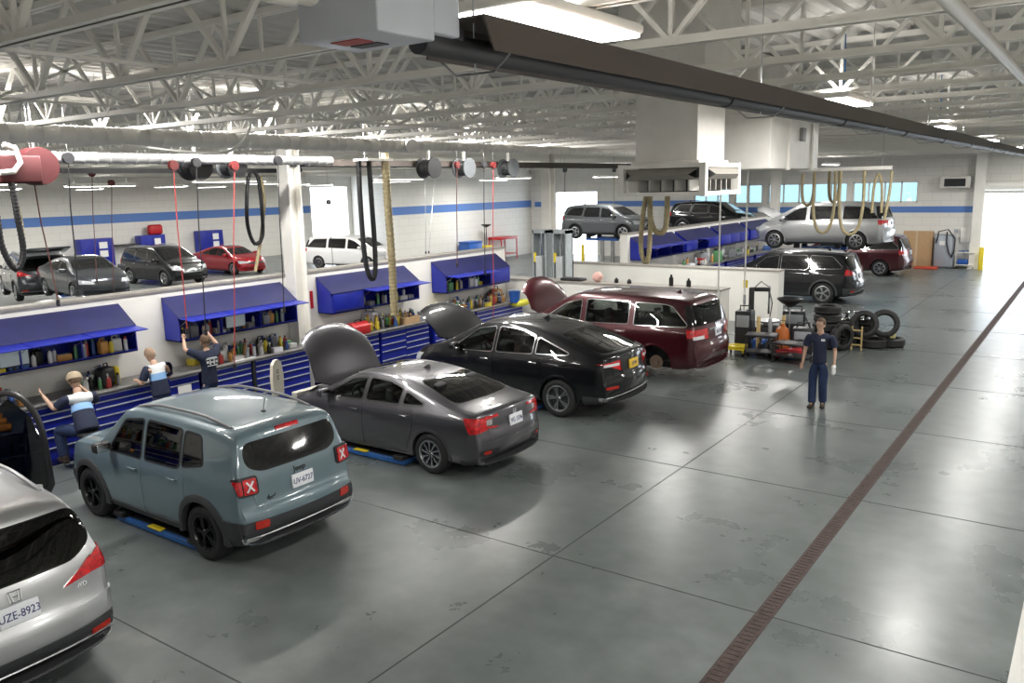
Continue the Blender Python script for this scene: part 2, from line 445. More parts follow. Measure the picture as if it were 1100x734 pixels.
# ---------------------------------------------------------------- car builder
def interp(keys, x):
    if x <= keys[0][0]: return keys[0][1]
    for (a, va), (b, vb) in zip(keys, keys[1:]):
        if x <= b:
            t = (x-a)/(b-a) if b > a else 0
            t2 = t*t*(3-2*t)*.35+t*.65
            return va+(vb-va)*t2
    return keys[-1][1]

def loft(P, inset=0.0, cavity=False):
    """closed body shell from the centreline profile P['top'] (rear to front)"""
    top = P['top']; verts = []; faces = []; sec = []
    zroof = max(z for x, z in top)
    xr, xf = top[0][0], top[-1][0]
    xmin = min(x for x, z in top); xmax = max(x for x, z in top)
    def section(x, zt, b0):
        w = interp(P['w'], x); zs = interp(P['belt'], x); zb = interp(P['bot'], x)
        if cavity: w -= .07; zb = .34; zt -= .05
        zb = min(zb, zt-.06)
        belt = min(zs, zt-.035)
        g = zt-belt
        ti = P['tumble']*min(1, max(0, (zt-zs)/(zroof-zs)))**.8
        w7 = w-P.get('shoulder', .045)
        wt = w7-ti
        h = belt-zb
        pts = [(0, zb), (w*.72, zb), (w-.09, zb+.02*h), (w-.035, zb+.12*h), (w-.012, zb+.3*h), (w+P.get('bulge', .0), zb+.55*h), (w, zb+.76*h), (w-.012, belt-.09*min(1, h)), (w7, belt),
               (w7-ti*.38, belt+g*.36), (w7-ti*.78, belt+g*.70), (wt-.01, zt-min(.07, g*.28)), (wt-.045, zt-min(.02, g*.1)), (wt-.16, zt+.004), (wt*.55, zt+P['crown']*.7), (0, zt+P['crown'])]
        return pts
    n = None
    for (x, zt) in top:
        s = section(x, zt, 0)
        if n is None: n = len(s)
        full = s + [(-y, z) for (y, z) in s[1:-1][::-1]]
        wr = max(0, 1-(x-xmin)/P.get('bowlen_r', .55)); wf = max(0, 1-(xmax-x)/P.get('bowlen_f', .8))
        w = interp(P['w'], x)
        for (y, z) in full:
            q = min(1, abs(y)/w)
            xx = x + P.get('bow_r', .16)*q**2.6*wr - P.get('bow_f', .28)*q**2.4*wf
            verts.append((xx, y, z))
        sec.append(len(full))
    m = sec[0]
    for i in range(len(top)-1):
        for k in range(m):
            a, b, c, d = i*m+k, i*m+(k+1) % m, (i+1)*m+(k+1) % m, (i+1)*m+k
            faces.append((a, b, c, d))
    for base, rev in ((0, False), ((len(top)-1)*m, True)):
        # cap as strips left-right
        half = m//2
        for k in range(half):
            a, b = base+k, base+k+1
            c, d = base+(m-k-1) % m, base+(m-k) % m
            f = [a, b, c, d]
            f = list(dict.fromkeys(f))
            if len(f) > 2: faces.append(f if rev else f[::-1])
    return verts, faces

def raw_mesh(verts, faces, sub=2):
    me = bpy.data.meshes.new('raw'); me.from_pydata(verts, [], faces)
    bm = bmesh.new(); bm.from_mesh(me); bmesh.ops.recalc_face_normals(bm, faces=bm.faces); bm.to_mesh(me); bm.free()
    if sub:
        o = bpy.data.objects.new('raw', me); COL.objects.link(o)
        md = o.modifiers.new('s', 'SUBSURF'); md.levels = sub; md.render_levels = sub
        me2 = bpy.data.meshes.new_from_object(o.evaluated_get(bpy.context.evaluated_depsgraph_get()))
        bpy.data.objects.remove(o); me = me2
    return me

def boolean(me, cutter, op='DIFFERENCE'):
    a = bpy.data.objects.new('a', me); b = bpy.data.objects.new('b', cutter)
    COL.objects.link(a); COL.objects.link(b)
    md = a.modifiers.new('b', 'BOOLEAN'); md.object = b; md.operation = op; md.solver = 'EXACT'
    try: md.material_mode = 'TRANSFER'
    except Exception: pass
    r = bpy.data.meshes.new_from_object(a.evaluated_get(bpy.context.evaluated_depsgraph_get()))
    if len(r.polygons) < .4*len(me.polygons):
        md.use_hole_tolerant = True; md.use_self = True
        r = bpy.data.meshes.new_from_object(a.evaluated_get(bpy.context.evaluated_depsgraph_get()))
    if len(r.polygons) < .4*len(me.polygons):
        print('BOOLEAN FAILED'); md.use_self = False; md.solver = 'FAST'
        r = bpy.data.meshes.new_from_object(a.evaluated_get(bpy.context.evaluated_depsgraph_get()))
    bpy.data.objects.remove(a); bpy.data.objects.remove(b)
    return r

def poly_planes(poly, axis, expand=0.0):
    """clip planes of a convex polygon. axis y: poly in (x,z); x: (y,z); z: (x,y)"""
    cx = sum(p[0] for p in poly)/len(poly); cy = sum(p[1] for p in poly)/len(poly); out = []
    for i in range(len(poly)):
        a, b = poly[i], poly[(i+1) % len(poly)]
        dx, dy = b[0]-a[0], b[1]-a[1]; l = math.hypot(dx, dy)
        if l < 1e-6: continue
        nx, ny = dy/l, -dx/l
        if (a[0]-cx)*nx+(a[1]-cy)*ny < 0: nx, ny = -nx, -ny
        ax, ay = a[0]+nx*expand, a[1]+ny*expand
        if axis == 'y': out.append(((ax, 0, ay), (nx, 0, ny)))
        elif axis == 'x': out.append(((0, ax, ay), (0, nx, ny)))
        else: out.append(((ax, ay, 0), (nx, ny, 0)))
    return out

def rounded(poly, r=0.04, n=3):
    out = []; N = len(poly)
    for i in range(N):
        p = Vector((*poly[i], 0)); a = Vector((*poly[i-1], 0)); b = Vector((*poly[(i+1) % N], 0))
        ra = min(r, (a-p).length*.45); rb = min(r, (b-p).length*.45)
        s = p+(a-p).normalized()*ra; e = p+(b-p).normalized()*rb
        for k in range(n+1):
            t = k/n; q = s*(1-t)**2+p*2*t*(1-t)+e*t*t
            out.append((q.x, q.y))
    return out

def skin(src, planes, off, name, material, parent, nf=None, depth=None, cull=None):
    """piece of the body surface inside all planes, lifted by off, with an edge going back to the body"""
    bm = bmesh.new(); bm.from_mesh(src)
    for (co, no) in planes:
        g = bm.verts[:]+bm.edges[:]+bm.faces[:]
        if not bm.faces: break
        bmesh.ops.bisect_plane(bm, geom=g, dist=1e-5, plane_co=co, plane_no=no, clear_outer=True)
    if nf:
        bm.normal_update()
        kill = [f for f in bm.faces if not nf(f.normal)]
        bmesh.ops.delete(bm, geom=kill, context='FACES')
    if cull:
        bmesh.ops.delete(bm, geom=[f for f in bm.faces if cull(f.calc_center_median())], context='FACES')
    if not bm.faces:
        bm.free(); return None
    bm.normal_update()
    nrm = {v: v.normal.copy() for v in bm.verts}
    for v in bm.verts: v.co += nrm[v]*off
    be = [e for e in bm.edges if e.is_boundary]
    if be:
        r = bmesh.ops.extrude_edge_only(bm, edges=be)
        nv = [g for g in r['geom'] if isinstance(g, bmesh.types.BMVert)]
        vt = {}
        for e in be:
            for v in e.verts: vt[tuple(round(c, 6) for c in v.co)] = nrm[v]
        for v in nv:
            nn = vt.get(tuple(round(c, 6) for c in v.co))
            if nn: v.co -= nn*(depth if depth else off+.012)
    me = bpy.data.meshes.new(name); bm.to_mesh(me); bm.free()
    me.polygons.foreach_set('use_smooth', [True]*len(me.polygons)); me.set_sharp_from_angle(angle=R(50))
    me.materials.clear(); me.materials.append(material)
    o = bpy.data.objects.new(name, me); COL.objects.link(o); o.parent = parent
    return o

def merge_prism(polys, axis, a, b):
    mb = MB()
    for p in polys: mb.prism(p, axis, a, b)
    return mb

def wheel(name, parent, x, y, r, width, style, rimm, side, rad=.66, full=True):
    o = MB()
    w = width/2; rr = r*rad
    prof = [(rr-.01, -w*.8), (rr+.02, -w*.96), (r-.05, -w), (r-.02, -w*.86), (r, -w*.6), (r, w*.6), (r-.02, w*.86), (r-.05, w), (rr+.02, w*.96), (rr-.01, w*.8)]
    o.lathe(prof, 36, axis='y', cap=False)
    for g in (-.3, 0, .3): pass
    W = o.build('wheel', rubber, parent, (x, y, r))
    s = side
    rim = MB()
    rim.lathe([(rr+.006, s*w*.96), (rr-.02, s*w*1.0), (rr-.03, s*w*.8), (rr-.035, -s*w*.5)], 36, axis='y', cap=False)
    n = {'split5': 5, 'twist': 10, 'jeep': 5, 'ten': 10, 'six': 6, 'seven': 7}.get(style, 5)
    yo = s*w*.82; hub = rr*.2
    rim.lathe([(0.001, yo+s*.012), (hub*.8, yo+s*.012), (hub, yo), (hub, yo-s*.05)], 20, axis='y', cap=False)
    for k in range(n):
        a0 = 2*PI*k/n
        def pt(rad_, a, yy): return (rad_*math.cos(a), yy, rad_*math.sin(a))
        if style == 'twist':
            q = [pt(hub*.9, a0-.22, yo), pt(hub*.9, a0+.12, yo), pt(rr*.6, a0+.28, yo), pt(rr-.02, a0+.30, yo), pt(rr-.02, a0+.12, yo), pt(rr*.6, a0+.08, yo)]
            q2 = [(p[0], p[1]-s*.035, p[2]) for p in q]
            rim.add(q+q2, [(0,1,2,5), (5,2,3,4), (0,5,11,6), (5,4,10,11), (1,2,8,7), (2,3,9,8)])
        else:
            offs = [-.13, .13] if style in ('split5', 'jeep') else [0]
            for d in offs:
                wd = .07 if style in ('split5', 'ten') else .085 if style != 'jeep' else .06
                wi = wd*1.6; a = a0+d
                q = [pt(hub*.7, a0+d*.6-wi*1.4, yo), pt(hub*.7, a0+d*.6+wi*1.4, yo), pt(rr-.018, a+wd, yo-s*.004), pt(rr-.018, a-wd, yo-s*.004)]
                q2 = [(p[0], p[1]-s*.04, p[2]) for p in q]
                rim.add(q+q2, [(0,1,2,3), (0,3,7,4), (1,2,6,5), (0,1,5,4)])
    rim.build('rim', rimm, W, fix=True)
    d = MB(); d.lathe([(.001, s*w*.25), (rr-.04, s*w*.25)], 30, axis='y', cap=False); d.lathe([(.03, s*w*.42), (rr*.72, s*w*.42), (rr*.72, s*w*.3)], 24, axis='y', cap=False)
    d.build('brake_disc', dark_metal, W)
    if full:
        c = MB()
        for k in range(5):
            a = 2*PI*(k+.5)/5; c.cyl((hub*.62*math.cos(a), yo+s*.006, hub*.62*math.sin(a)), (hub*.62*math.cos(a), yo+s*.02, hub*.62*math.sin(a)), .011, 6)
        c.build('lug_nuts', dark_metal, W)
    return W

TEMPL = {}
def seat(mb, x, y, w, zc=.42):
    mb.rbox(x-.26, y-w/2, zc, x+.26, y+w/2, zc+.17, .06)
    M = Matrix.Translation((x-.24, y, zc+.14)) @ Matrix.Rotation(R(-14), 4, 'Y')
    mb.rbox(-.09, -w/2, 0, .07, w/2, .62, .06, M)
    if w < .7: mb.rbox(-.07, -.13, .64, .05, .13, .82, .05, M)
    else:
        for s in (-1, 1): mb.rbox(-.07, s*w*.3-.12, .64, .05, s*w*.3+.12, .78, .04, M)

def make_car(P, loc, rz, label, cat, body_mat, scale=1.05, name='car', detail=True, hood_open=None, missing_wheels=(), group=None,
             glass=None, group_wheels=None, plate=None, plate_col=None, lift=0, hatch_open=None, sub=2, badge=None):
    root = empty(name, loc, rz, label, cat, group); root.scale = (scale,)*3
    glass = glass or glass_mat('car_glass', (.18, .20, .19))
    v, f = loft(P); body0 = raw_mesh(v, f, sub)
    body0.materials.append(body_mat)
    bvh = BVHTree.FromPolygons([p.co.copy() for p in body0.vertices], [tuple(p.vertices) for p in body0.polygons])
    def side_y(x, z, s=1):
        h = bvh.ray_cast(Vector((x, s*3, z)), Vector((0, -s, 0)))
        return h[0].y if h[0] else None
    def rear_x(y, z):
        h = bvh.ray_cast(Vector((-5, y, z)), Vector((1, 0, 0))); return h[0].x if h[0] else P['top'][0][0]
    def front_x(y, z):
        h = bvh.ray_cast(Vector((5, y, z)), Vector((-1, 0, 0))); return h[0].x if h[0] else P['top'][-1][0]
    def top_z(x, y):
        h = bvh.ray_cast(Vector((x, y, 5)), Vector((0, 0, -1))); return h[0].z if h[0] else 1
    axF, axR = P['wb']/2, -P['wb']/2
    ra = P['arch']; r = P['r']
    body = body0.copy()
    # wheel arches
    c = MB()
    for ax in (axF, axR):
        for s in (-1, 1):
            a = .26; n = 28
            poly = [(ax+ra*math.cos(2*PI*k/n), r+ra*math.sin(2*PI*k/n)) for k in range(n)]
            c.prism(poly, 'y', s*1.3, s*(P['W']-.34))
    cut = raw_from(c, dark); body = boolean(body, cut)
    W = P['W']
    winL = [rounded(p, .05) for p in P['side_windows']]
    open_win = detail
    if open_win:
        # cabin hollow
        cabP = dict(P); cabP['top'] = [t for t in P['cab']]; cabP['bow_r'] = .05; cabP['bow_f'] = .02; cabP['crown'] = .0
        vv, ff = loft(cabP, cavity=True); cav = raw_mesh(vv, ff, 1); cav.materials.append(mat('cabin_trim', (.05, .05, .052), .8))
        body = boolean(body, cav)
        mb = MB()
        for p in P['side_windows']:
            pp = rounded(shrink(p, .014), .04)
            for s in (-1, 1): mb.prism(pp, 'y', s*1.4, s*(W*.42))
        body = boolean(body, raw_from(mb, mat('cabin_trim', (.05, .05, .052), .8)))
        mb = MB()
        mb.prism(rounded(shrink(P['rear_glass'], .014), .05), 'x', -4, P['rear_cut'])
        mb.prism(rounded(shrink(P['front_glass'], .014), .05), 'x', P['front_cut'], 4)
        body = boolean(body, raw_from(mb, MATS['cabin_trim']))
    hood_poly = P['hood']
    if hood_open is not None:
        mb = MB(); mb.prism(shrink(hood_poly, .03), 'z', .42, 1.6)
        body = boolean(body, raw_from(mb, dark))
    body.polygons.foreach_set('use_smooth', [True]*len(body.polygons)); body.set_sharp_from_angle(angle=R(38))
    B = bpy.data.objects.new('body', body); COL.objects.link(B); B.parent = root
    nl = lambda s: (lambda n: n.y*s > .25)
    # doors: skins of the cut body
    if P.get('doors'):
        for s in (-1, 1):
            for dp in P['doors']:
                # the doors are lifted a few millimetres, the gap reads as the shut line
                o = skin(body, poly_planes(rounded(dp, .05), 'y'), .006, 'door', body_mat, root, nf=nl(s), depth=.02,
                         cull=lambda cc, s=s: cc.y*s < W*.6 or inwin(cc, winL))
    # glazing
    for s in (-1, 1):
        for p in winL:
            skin(body0, poly_planes(p, 'y'), .002, 'side_window', glass, root, nf=nl(s), depth=.006)
            fr = skin(body0, poly_planes(p, 'y', P.get('frame_w', .022)), .0045, 'window_trim', P.get('frame', black_pl), root, nf=nl(s), depth=.012, cull=None)
            punch(fr, poly_planes(shrink(p, .004), 'y'))
    rg = rounded(P['rear_glass'], P.get('rg_round', .08))
    skin(body0, poly_planes(rg, 'x'), .004, 'rear_window', P.get('rear_gl', glass), root, nf=lambda n: n.x < -.02, cull=lambda cc: cc.x > P['rear_cut'] or cc.z < .6)
    fg = rounded(P['front_glass'], .08)
    skin(body0, poly_planes(fg, 'x'), .004, 'windshield', glass, root, nf=lambda n: n.x > .02 and n.z > .1, cull=lambda cc: cc.x < P['front_cut'])
    # interior
    if detail:
        cs = MB(); cx = P['seat_x']
        fabric = mat('seat_fabric', P.get('seatcol', (.10, .10, .105)), .9)
        for s in (-1, 1): m2 = MB(); seat(m2, cx, s*.37, .5); m2.build('front_seat', fabric, root)
        m2 = MB(); seat(m2, cx-.85, 0, 1.25); m2.build('rear_seat', fabric, root)
        m2 = MB(); xd = P['front_cut']; m2.rbox(cx+.58, -W+.2, .62, cx+.95, W-.2, P['belt_z']-.02, .08); m2.build('dashboard', mat('dash', (.03, .03, .032), .6), root)
        m2 = MB(); pts = [Matrix.Translation((cx+.48, .37, P['belt_z']-.06)) @ Matrix.Rotation(R(-65), 4, 'Y') @ Vector((.19*math.cos(a), .19*math.sin(a), 0)) for a in [2*PI*k/20 for k in range(20)]]
        m2.tube(pts, .016, 8, closed=True); m2.beam(pts[0], pts[10], .03); m2.beam(pts[5], pts[15], .03); m2.build('steering_wheel', black_pl, root)
    # hood
    if hood_open is not None:
        planes = poly_planes(shrink(hood_poly, .004), 'z')
        h = skin(body0, planes, .004, 'hood', body_mat, root, nf=lambda n: n.z > .3, depth=.035, cull=lambda cc: cc.z < .6)
        hx = min(p[0] for p in hood_poly); hz = top_z(hx+.03, .3)
        under = skin(body0, poly_planes(shrink(hood_poly, .03), 'z'), -.022, 'hood_liner', mat('hood_under', (.05, .05, .052), .8), h, nf=lambda n: n.z > .3, depth=.012, cull=lambda cc: cc.z < .6)
        T = Matrix.Translation((-hx, 0, -hz))
        h.data.transform(T); under.data.transform(T)
        h.location = (hx, 0, hz+.02); h.rotation_euler = (0, -R(hood_open), 0)
        eb = MB(); x0 = hx+.15; x1 = max(p[0] for p in hood_poly)
        eb.rbox(x0+.1, -.28, .60, x1-.25, .22, .86, .04)
        for k in range(4): eb.tube([(x0+.2+k*.12, .2, .84), (x0+.2+k*.12, .36, .80), (x0+.2+k*.12, .42, .6)], .025, 6)
        eb.build('engine', dark_metal, root)
        eb = MB(); eb.rbox(x0+.05, -.62, .62, x0+.33, -.40, .88, .02); eb.build('battery', black_pl, root)
        eb = MB(); eb.rbox(x0+.1, .45, .66, x0+.3, .62, .86, .03); eb.rbox(x1-.2, -.6, .7, x1-.06, .6, .8, .02); eb.build('fluid_tank', mat('tank_plastic', (.5, .48, .42), .5), root)
    else:
        skin(body0, poly_planes(hood_poly, 'z'), .006, 'hood', body_mat, root, nf=lambda n: n.z > .35, depth=.02, cull=lambda cc: cc.z < .6)
    # panels given as clip regions: (name, axis, poly, offset, material, side filter)
    for d in P.get('panels', []):
        nm, axis, poly, off, m_, filt = d
        src = body if nm in P.get('cutsrc', ('cladding', 'rear_bumper', 'front_bumper', 'sill')) else body0
        m_ = body_mat if m_ == 'body' else m_
        if axis == 'y':
            for s in (-1, 1): skin(src, poly_planes(poly, 'y'), off, nm, m_, root, nf=lambda n, s=s: n.y*s > .15, cull=(lambda cc, s=s: cc.y*s < W*.55 or (filt and not filt(cc))))
        elif axis == 'x-':
            for s in ((1, -1) if nm.startswith(('tail_', 'bumper_')) else (1,)):
                pl = [(p[0]*s, p[1]) for p in poly]
                skin(src, poly_planes(pl, 'x'), off, nm, m_, root, nf=lambda n: n.x < -.12, cull=lambda cc: cc.x > P['top'][0][0]+.75 or (filt and not filt(cc)))
        elif axis == 'x+':
            for s in ((1, -1) if nm in ('headlight', 'fog_light') else (1,)):
                pl = [(p[0]*s, p[1]) for p in poly]
                skin(src, poly_planes(pl, 'x'), off, nm, m_, root, nf=lambda n: n.x > .12, cull=lambda cc: cc.x < P['top'][-1][0]-.75)
        elif axis == 'z':
            skin(src, poly_planes(poly, 'z'), off, nm, m_, root, nf=lambda n: n.z > .3, cull=lambda cc: cc.z < .7)
        elif axis == 'w':   # wrap-around region: list of planes, both sides
            for s in (1, -1):
                skin(src, [((co[0], co[1]*s, co[2]), (no[0], no[1]*s, no[2])) for co, no in poly], off, nm, m_, root)
        elif axis == 'p':
            skin(src, poly, off, nm, m_, root, cull=filt)
    # arch lips
    if P.get('arch_lip'):
        aw, ao, am = P['arch_lip']
        for ax in (axF, axR):
            for s in (-1, 1):
                mb = MB(); vs = []; n = 30; a0, a1 = R(-8), R(188)
                cols = [(ra-.015, .0, -.02), (ra-.015, ao, 1), (ra+aw*.55, ao, 1), (ra+aw, ao*.4, 1), (ra+aw, 0, -.02)]
                ok = True
                for k in range(n+1):
                    a = a0+(a1-a0)*k/n
                    for (rad, off, fl) in cols:
                        x, z = ax+rad*math.cos(a), r+rad*math.sin(a)
                        yy = side_y(x, max(z, P['lipz']), s)
                        if yy is None: yy = s*(W-.03)
                        vs.append((x, yy + s*(off if fl == 1 else -.05), z))
                m5 = len(cols)
                mb.add(vs, [(i*m5+j, i*m5+j+1, (i+1)*m5+j+1, (i+1)*m5+j) for i in range(n) for j in range(m5-1)], True)
                mb.build('arch_trim', body_mat if am == 'body' else am, root, sharp=50)
    # wheels
    for i, (ax, s) in enumerate(((axF, 1), (axF, -1), (axR, 1), (axR, -1))):
        key = ('FL', 'FR', 'RL', 'RR')[i]
        y = s*(W-P['ww']/2-.015)
        if key in missing_wheels:
            h = MB(); h.lathe([(.001, s*.03), (.07, s*.03), (.07, 0), (.15, 0), (.15, -s*.02), (.09, -s*.03), (.09, -s*.2)], 24, axis='y', cap=False)
            for k in range(5): a = 2*PI*k/5; h.cyl((.055*math.cos(a), 0, .055*math.sin(a)), (.055*math.cos(a), s*.06, .055*math.sin(a)), .008, 6)
            h.build('brake_hub', mat('rusty_hub', (.22, .16, .12), .6, .6), root, (ax, y-s*.02, r))
            continue
        wheel('wheel', root, ax, y, r, P['ww'], P['rim'], P.get('rimm', alu), s, P.get('rimr', .66), detail)
    # handles and mirrors
    for s in (-1, 1):
        for (hx_, hz_) in P.get('handles', []):
            yy = side_y(hx_, hz_, s) or s*W
            mb = MB(); mb.rbox(-.09, -.012, -.012, .09, .012, .014, .01); mb.cyl((-.075, 0, 0), (-.075, -s*.03, 0), .01, 6).cyl((.075, 0, 0), (.075, -s*.03, 0), .01, 6)
            mb.build('door_handle', body_mat if P.get('handle_m', 'body') == 'body' else chrome, root, (hx_, yy+s*.035, hz_))
        mx_, mz_ = P['mirror']
        yy = (side_y(mx_, mz_-.03, s) or s*W)
        mb = MB(); M = Matrix.Translation((mx_, yy+s*.13, mz_+.06))
        mb.rbox(-.06, -.11, -.07, .08, .11, .075, .045, M); mb.beam((mx_+.02, yy-s*.03, mz_-.0), (mx_+.02, yy+s*.1, mz_+.02), .06, .035)
        mi = mb.build('side_mirror', P.get('mirror_m') or body_mat, root)
        mb = MB(); mb.rbox(mx_-.066, yy+s*.13-.09, mz_+.005, mx_-.058, yy+s*.13+.09, mz_+.115, .003); mb.build('mirror_glass', chrome, mi)
    if P.get('rails'):
        x0, x1, yr, m_ = P['rails']
        for s in (-1, 1):
            mb = MB(); n = 14; pts = []
            for k in range(n+1):
                x = x0+(x1-x0)*k/n; z = top_z(x, s*yr)
                lift_ = .055*min(1, 4*min(k, n-k)/n)
                pts.append((x, s*yr, z+lift_))
            mb.tube(pts, .02, 8); mb.build('roof_rail', m_, root)
    if P.get('fin'):
        x, kind = P['fin']; z = top_z(x, 0)
        mb = MB()
        if kind == 'fin': mb.prism([(-.1, -.01), (.08, -.01), (.0, .02), (-.07, .065), (-.09, .065)], 'y', -.018, .018)
        else: mb.rbox(-.03, -.02, -.01, .03, .02, .02, .01); mb.tube([(0, 0, 0), (-.05, 0, .18)], .005, 6)
        mb.build('antenna', black_pl if kind != 'fin' else body_mat, root, (x, 0, z))
    if plate:
        px_, pz = P['plate']; x = min(rear_x(-.1, pz-.05), rear_x(.1, pz+.05), rear_x(0, pz))-.02
        sl = P.get('plate_tilt', 8)
        M = Matrix.Translation((x, px_, pz)) @ Matrix.Rotation(R(sl), 4, 'Y')
        mb = MB(); mb.rbox(-.006, -.165, -.085, .02, .165, .085, .01, M); mb.rbox(-.004, -.155, -.078, .03, .155, .078, .004, M)
        pl = mb.build('license_plate', mat('plate_'+(plate_col or 'white'), (.78, .80, .84) if not plate_col else (.85, .55, .05), .4), root)
        # text reads from behind the car
        MT = M @ Matrix.Translation((-.008, 0, 0)) @ Matrix(((0, 0, -1, 0), (-1, 0, 0, 0), (0, 1, 0, 0), (0, 0, 0, 1)))
        text_mesh('plate_text', plate, .10, mat('plate_ink', (.03, .04, .16), .5), pl, MT @ Matrix.Translation((0, -.005, 0)), .002, sx=.82)
    for b in P.get('badges', []):
        kind, by, bz, size, m_ = b
        x = rear_x(by, bz)-.006
        M = Matrix.Translation((x, by, bz)) @ Matrix.Rotation(R(P.get('badge_tilt', 10)), 4, 'Y') @ Matrix(((0, 0, -1, 0), (-1, 0, 0, 0), (0, 1, 0, 0), (0, 0, 0, 1)))
        if kind == 'H':
            mb = MB(); t = size*.1
            fr = [(-size*.5, size*.42), (size*.5, size*.42), (size*.4, -size*.42), (-size*.4, -size*.42)]
            for i in range(4):
                a, b2 = fr[i], fr[(i+1) % 4]; mb.beam(M @ Vector((*a, .004)), M @ Vector((*b2, .004)), t, .01)
            for sx_ in (-1, 1): mb.beam(M @ Vector((sx_*size*.30, size*.36, .004)), M @ Vector((sx_*size*.2, -size*.38, .004)), t*1.4, .012)
            mb.beam(M @ Vector((-size*.24, 0, .004)), M @ Vector((size*.24, 0, .004)), t*1.3, .012)
            mb.build('badge', m_, root)
        else:
            text_mesh('badge', kind, size, m_, root, M, .004, sx=1.1, bold=.002)
    for ex in P.get('extra', []): ex(root, dict(side_y=side_y, rear_x=rear_x, front_x=front_x, top_z=top_z, body=body0, body_mat=body_mat))
    return root

def raw_from(mb, m_):
    me = bpy.data.meshes.new('cut'); me.from_pydata([tuple(p) for p in mb.v], [], mb.f)
    bm = bmesh.new(); bm.from_mesh(me); bmesh.ops.recalc_face_normals(bm, faces=bm.faces); bm.to_mesh(me); bm.free()
    me.materials.append(m_); return me
def shrink(poly, d):
    cx = sum(p[0] for p in poly)/len(poly); cy = sum(p[1] for p in poly)/len(poly); out = []
    N = len(poly)
    area_ = sum(poly[i][0]*poly[(i+1) % N][1]-poly[(i+1) % N][0]*poly[i][1] for i in range(N))
    sg = 1 if area_ > 0 else -1
    for i in range(N):
        a, p, b = poly[i-1], poly[i], poly[(i+1) % N]
        d1 = Vector((p[0]-a[0], p[1]-a[1])); d2 = Vector((b[0]-p[0], b[1]-p[1]))
        if d1.length < 1e-6 or d2.length < 1e-6: out.append(p); continue
        d1.normalize(); d2.normalize()
        n = Vector((-(d1.y+d2.y), d1.x+d2.x)); n = n.normalized()*sg if n.length > 1e-6 else Vector((0, 0))
        out.append((p[0]+n.x*d, p[1]+n.y*d))
    return out
def inwin(cc, wins):
    for p in wins:
        ok = True; N = len(p); sg = 0
        for i in range(N):
            a, b = p[i], p[(i+1) % N]
            cr = (b[0]-a[0])*(cc.z-a[1])-(b[1]-a[1])*(cc.x-a[0])
            if abs(cr) < 1e-9: continue
            if sg == 0: sg = 1 if cr > 0 else -1
            elif (cr > 0) != (sg > 0): ok = False; break
        if ok: return True
    return False
def punch(o, planes):
    """cut the inside of a convex polygon out of a thin skin"""
    if o is None: return
    bm = bmesh.new(); bm.from_mesh(o.data)
    for (co, no) in planes:
        bmesh.ops.bisect_plane(bm, geom=bm.verts[:]+bm.edges[:]+bm.faces[:], dist=1e-5, plane_co=co, plane_no=no)
    kill = []
    for f in bm.faces:
        c = f.calc_center_median()
        if all((c-Vector(co)).dot(Vector(no)) < 0 for co, no in planes): kill.append(f)
    bmesh.ops.delete(bm, geom=kill, context='FACES')
    bm.to_mesh(o.data); bm.free()
red_lens = mat('red_lens', (.50, .006, .010), .15, coat=1, noise=.55, nscale=22)
red_dark = mat('red_reflector', (.42, .02, .01), .2)
clear_lens = mat('clear_lens', (.75, .76, .78), .1, coat=1)
head_lens = mat('head_lens', (.62, .65, .68), .08, .3, coat=1)
silver_pl = mat('silver_plastic', (.42, .43, .44), .35, .4)
black_rim = mat('black_rim', (.015, .015, .017), .3, .4)
gloss_black = mat('gloss_black', (.008, .008, .009), .06, coat=1)
priv = glass_mat('privacy_glass', (.05, .055, .055))
clearg = glass_mat('clear_glass', (.42, .46, .44))

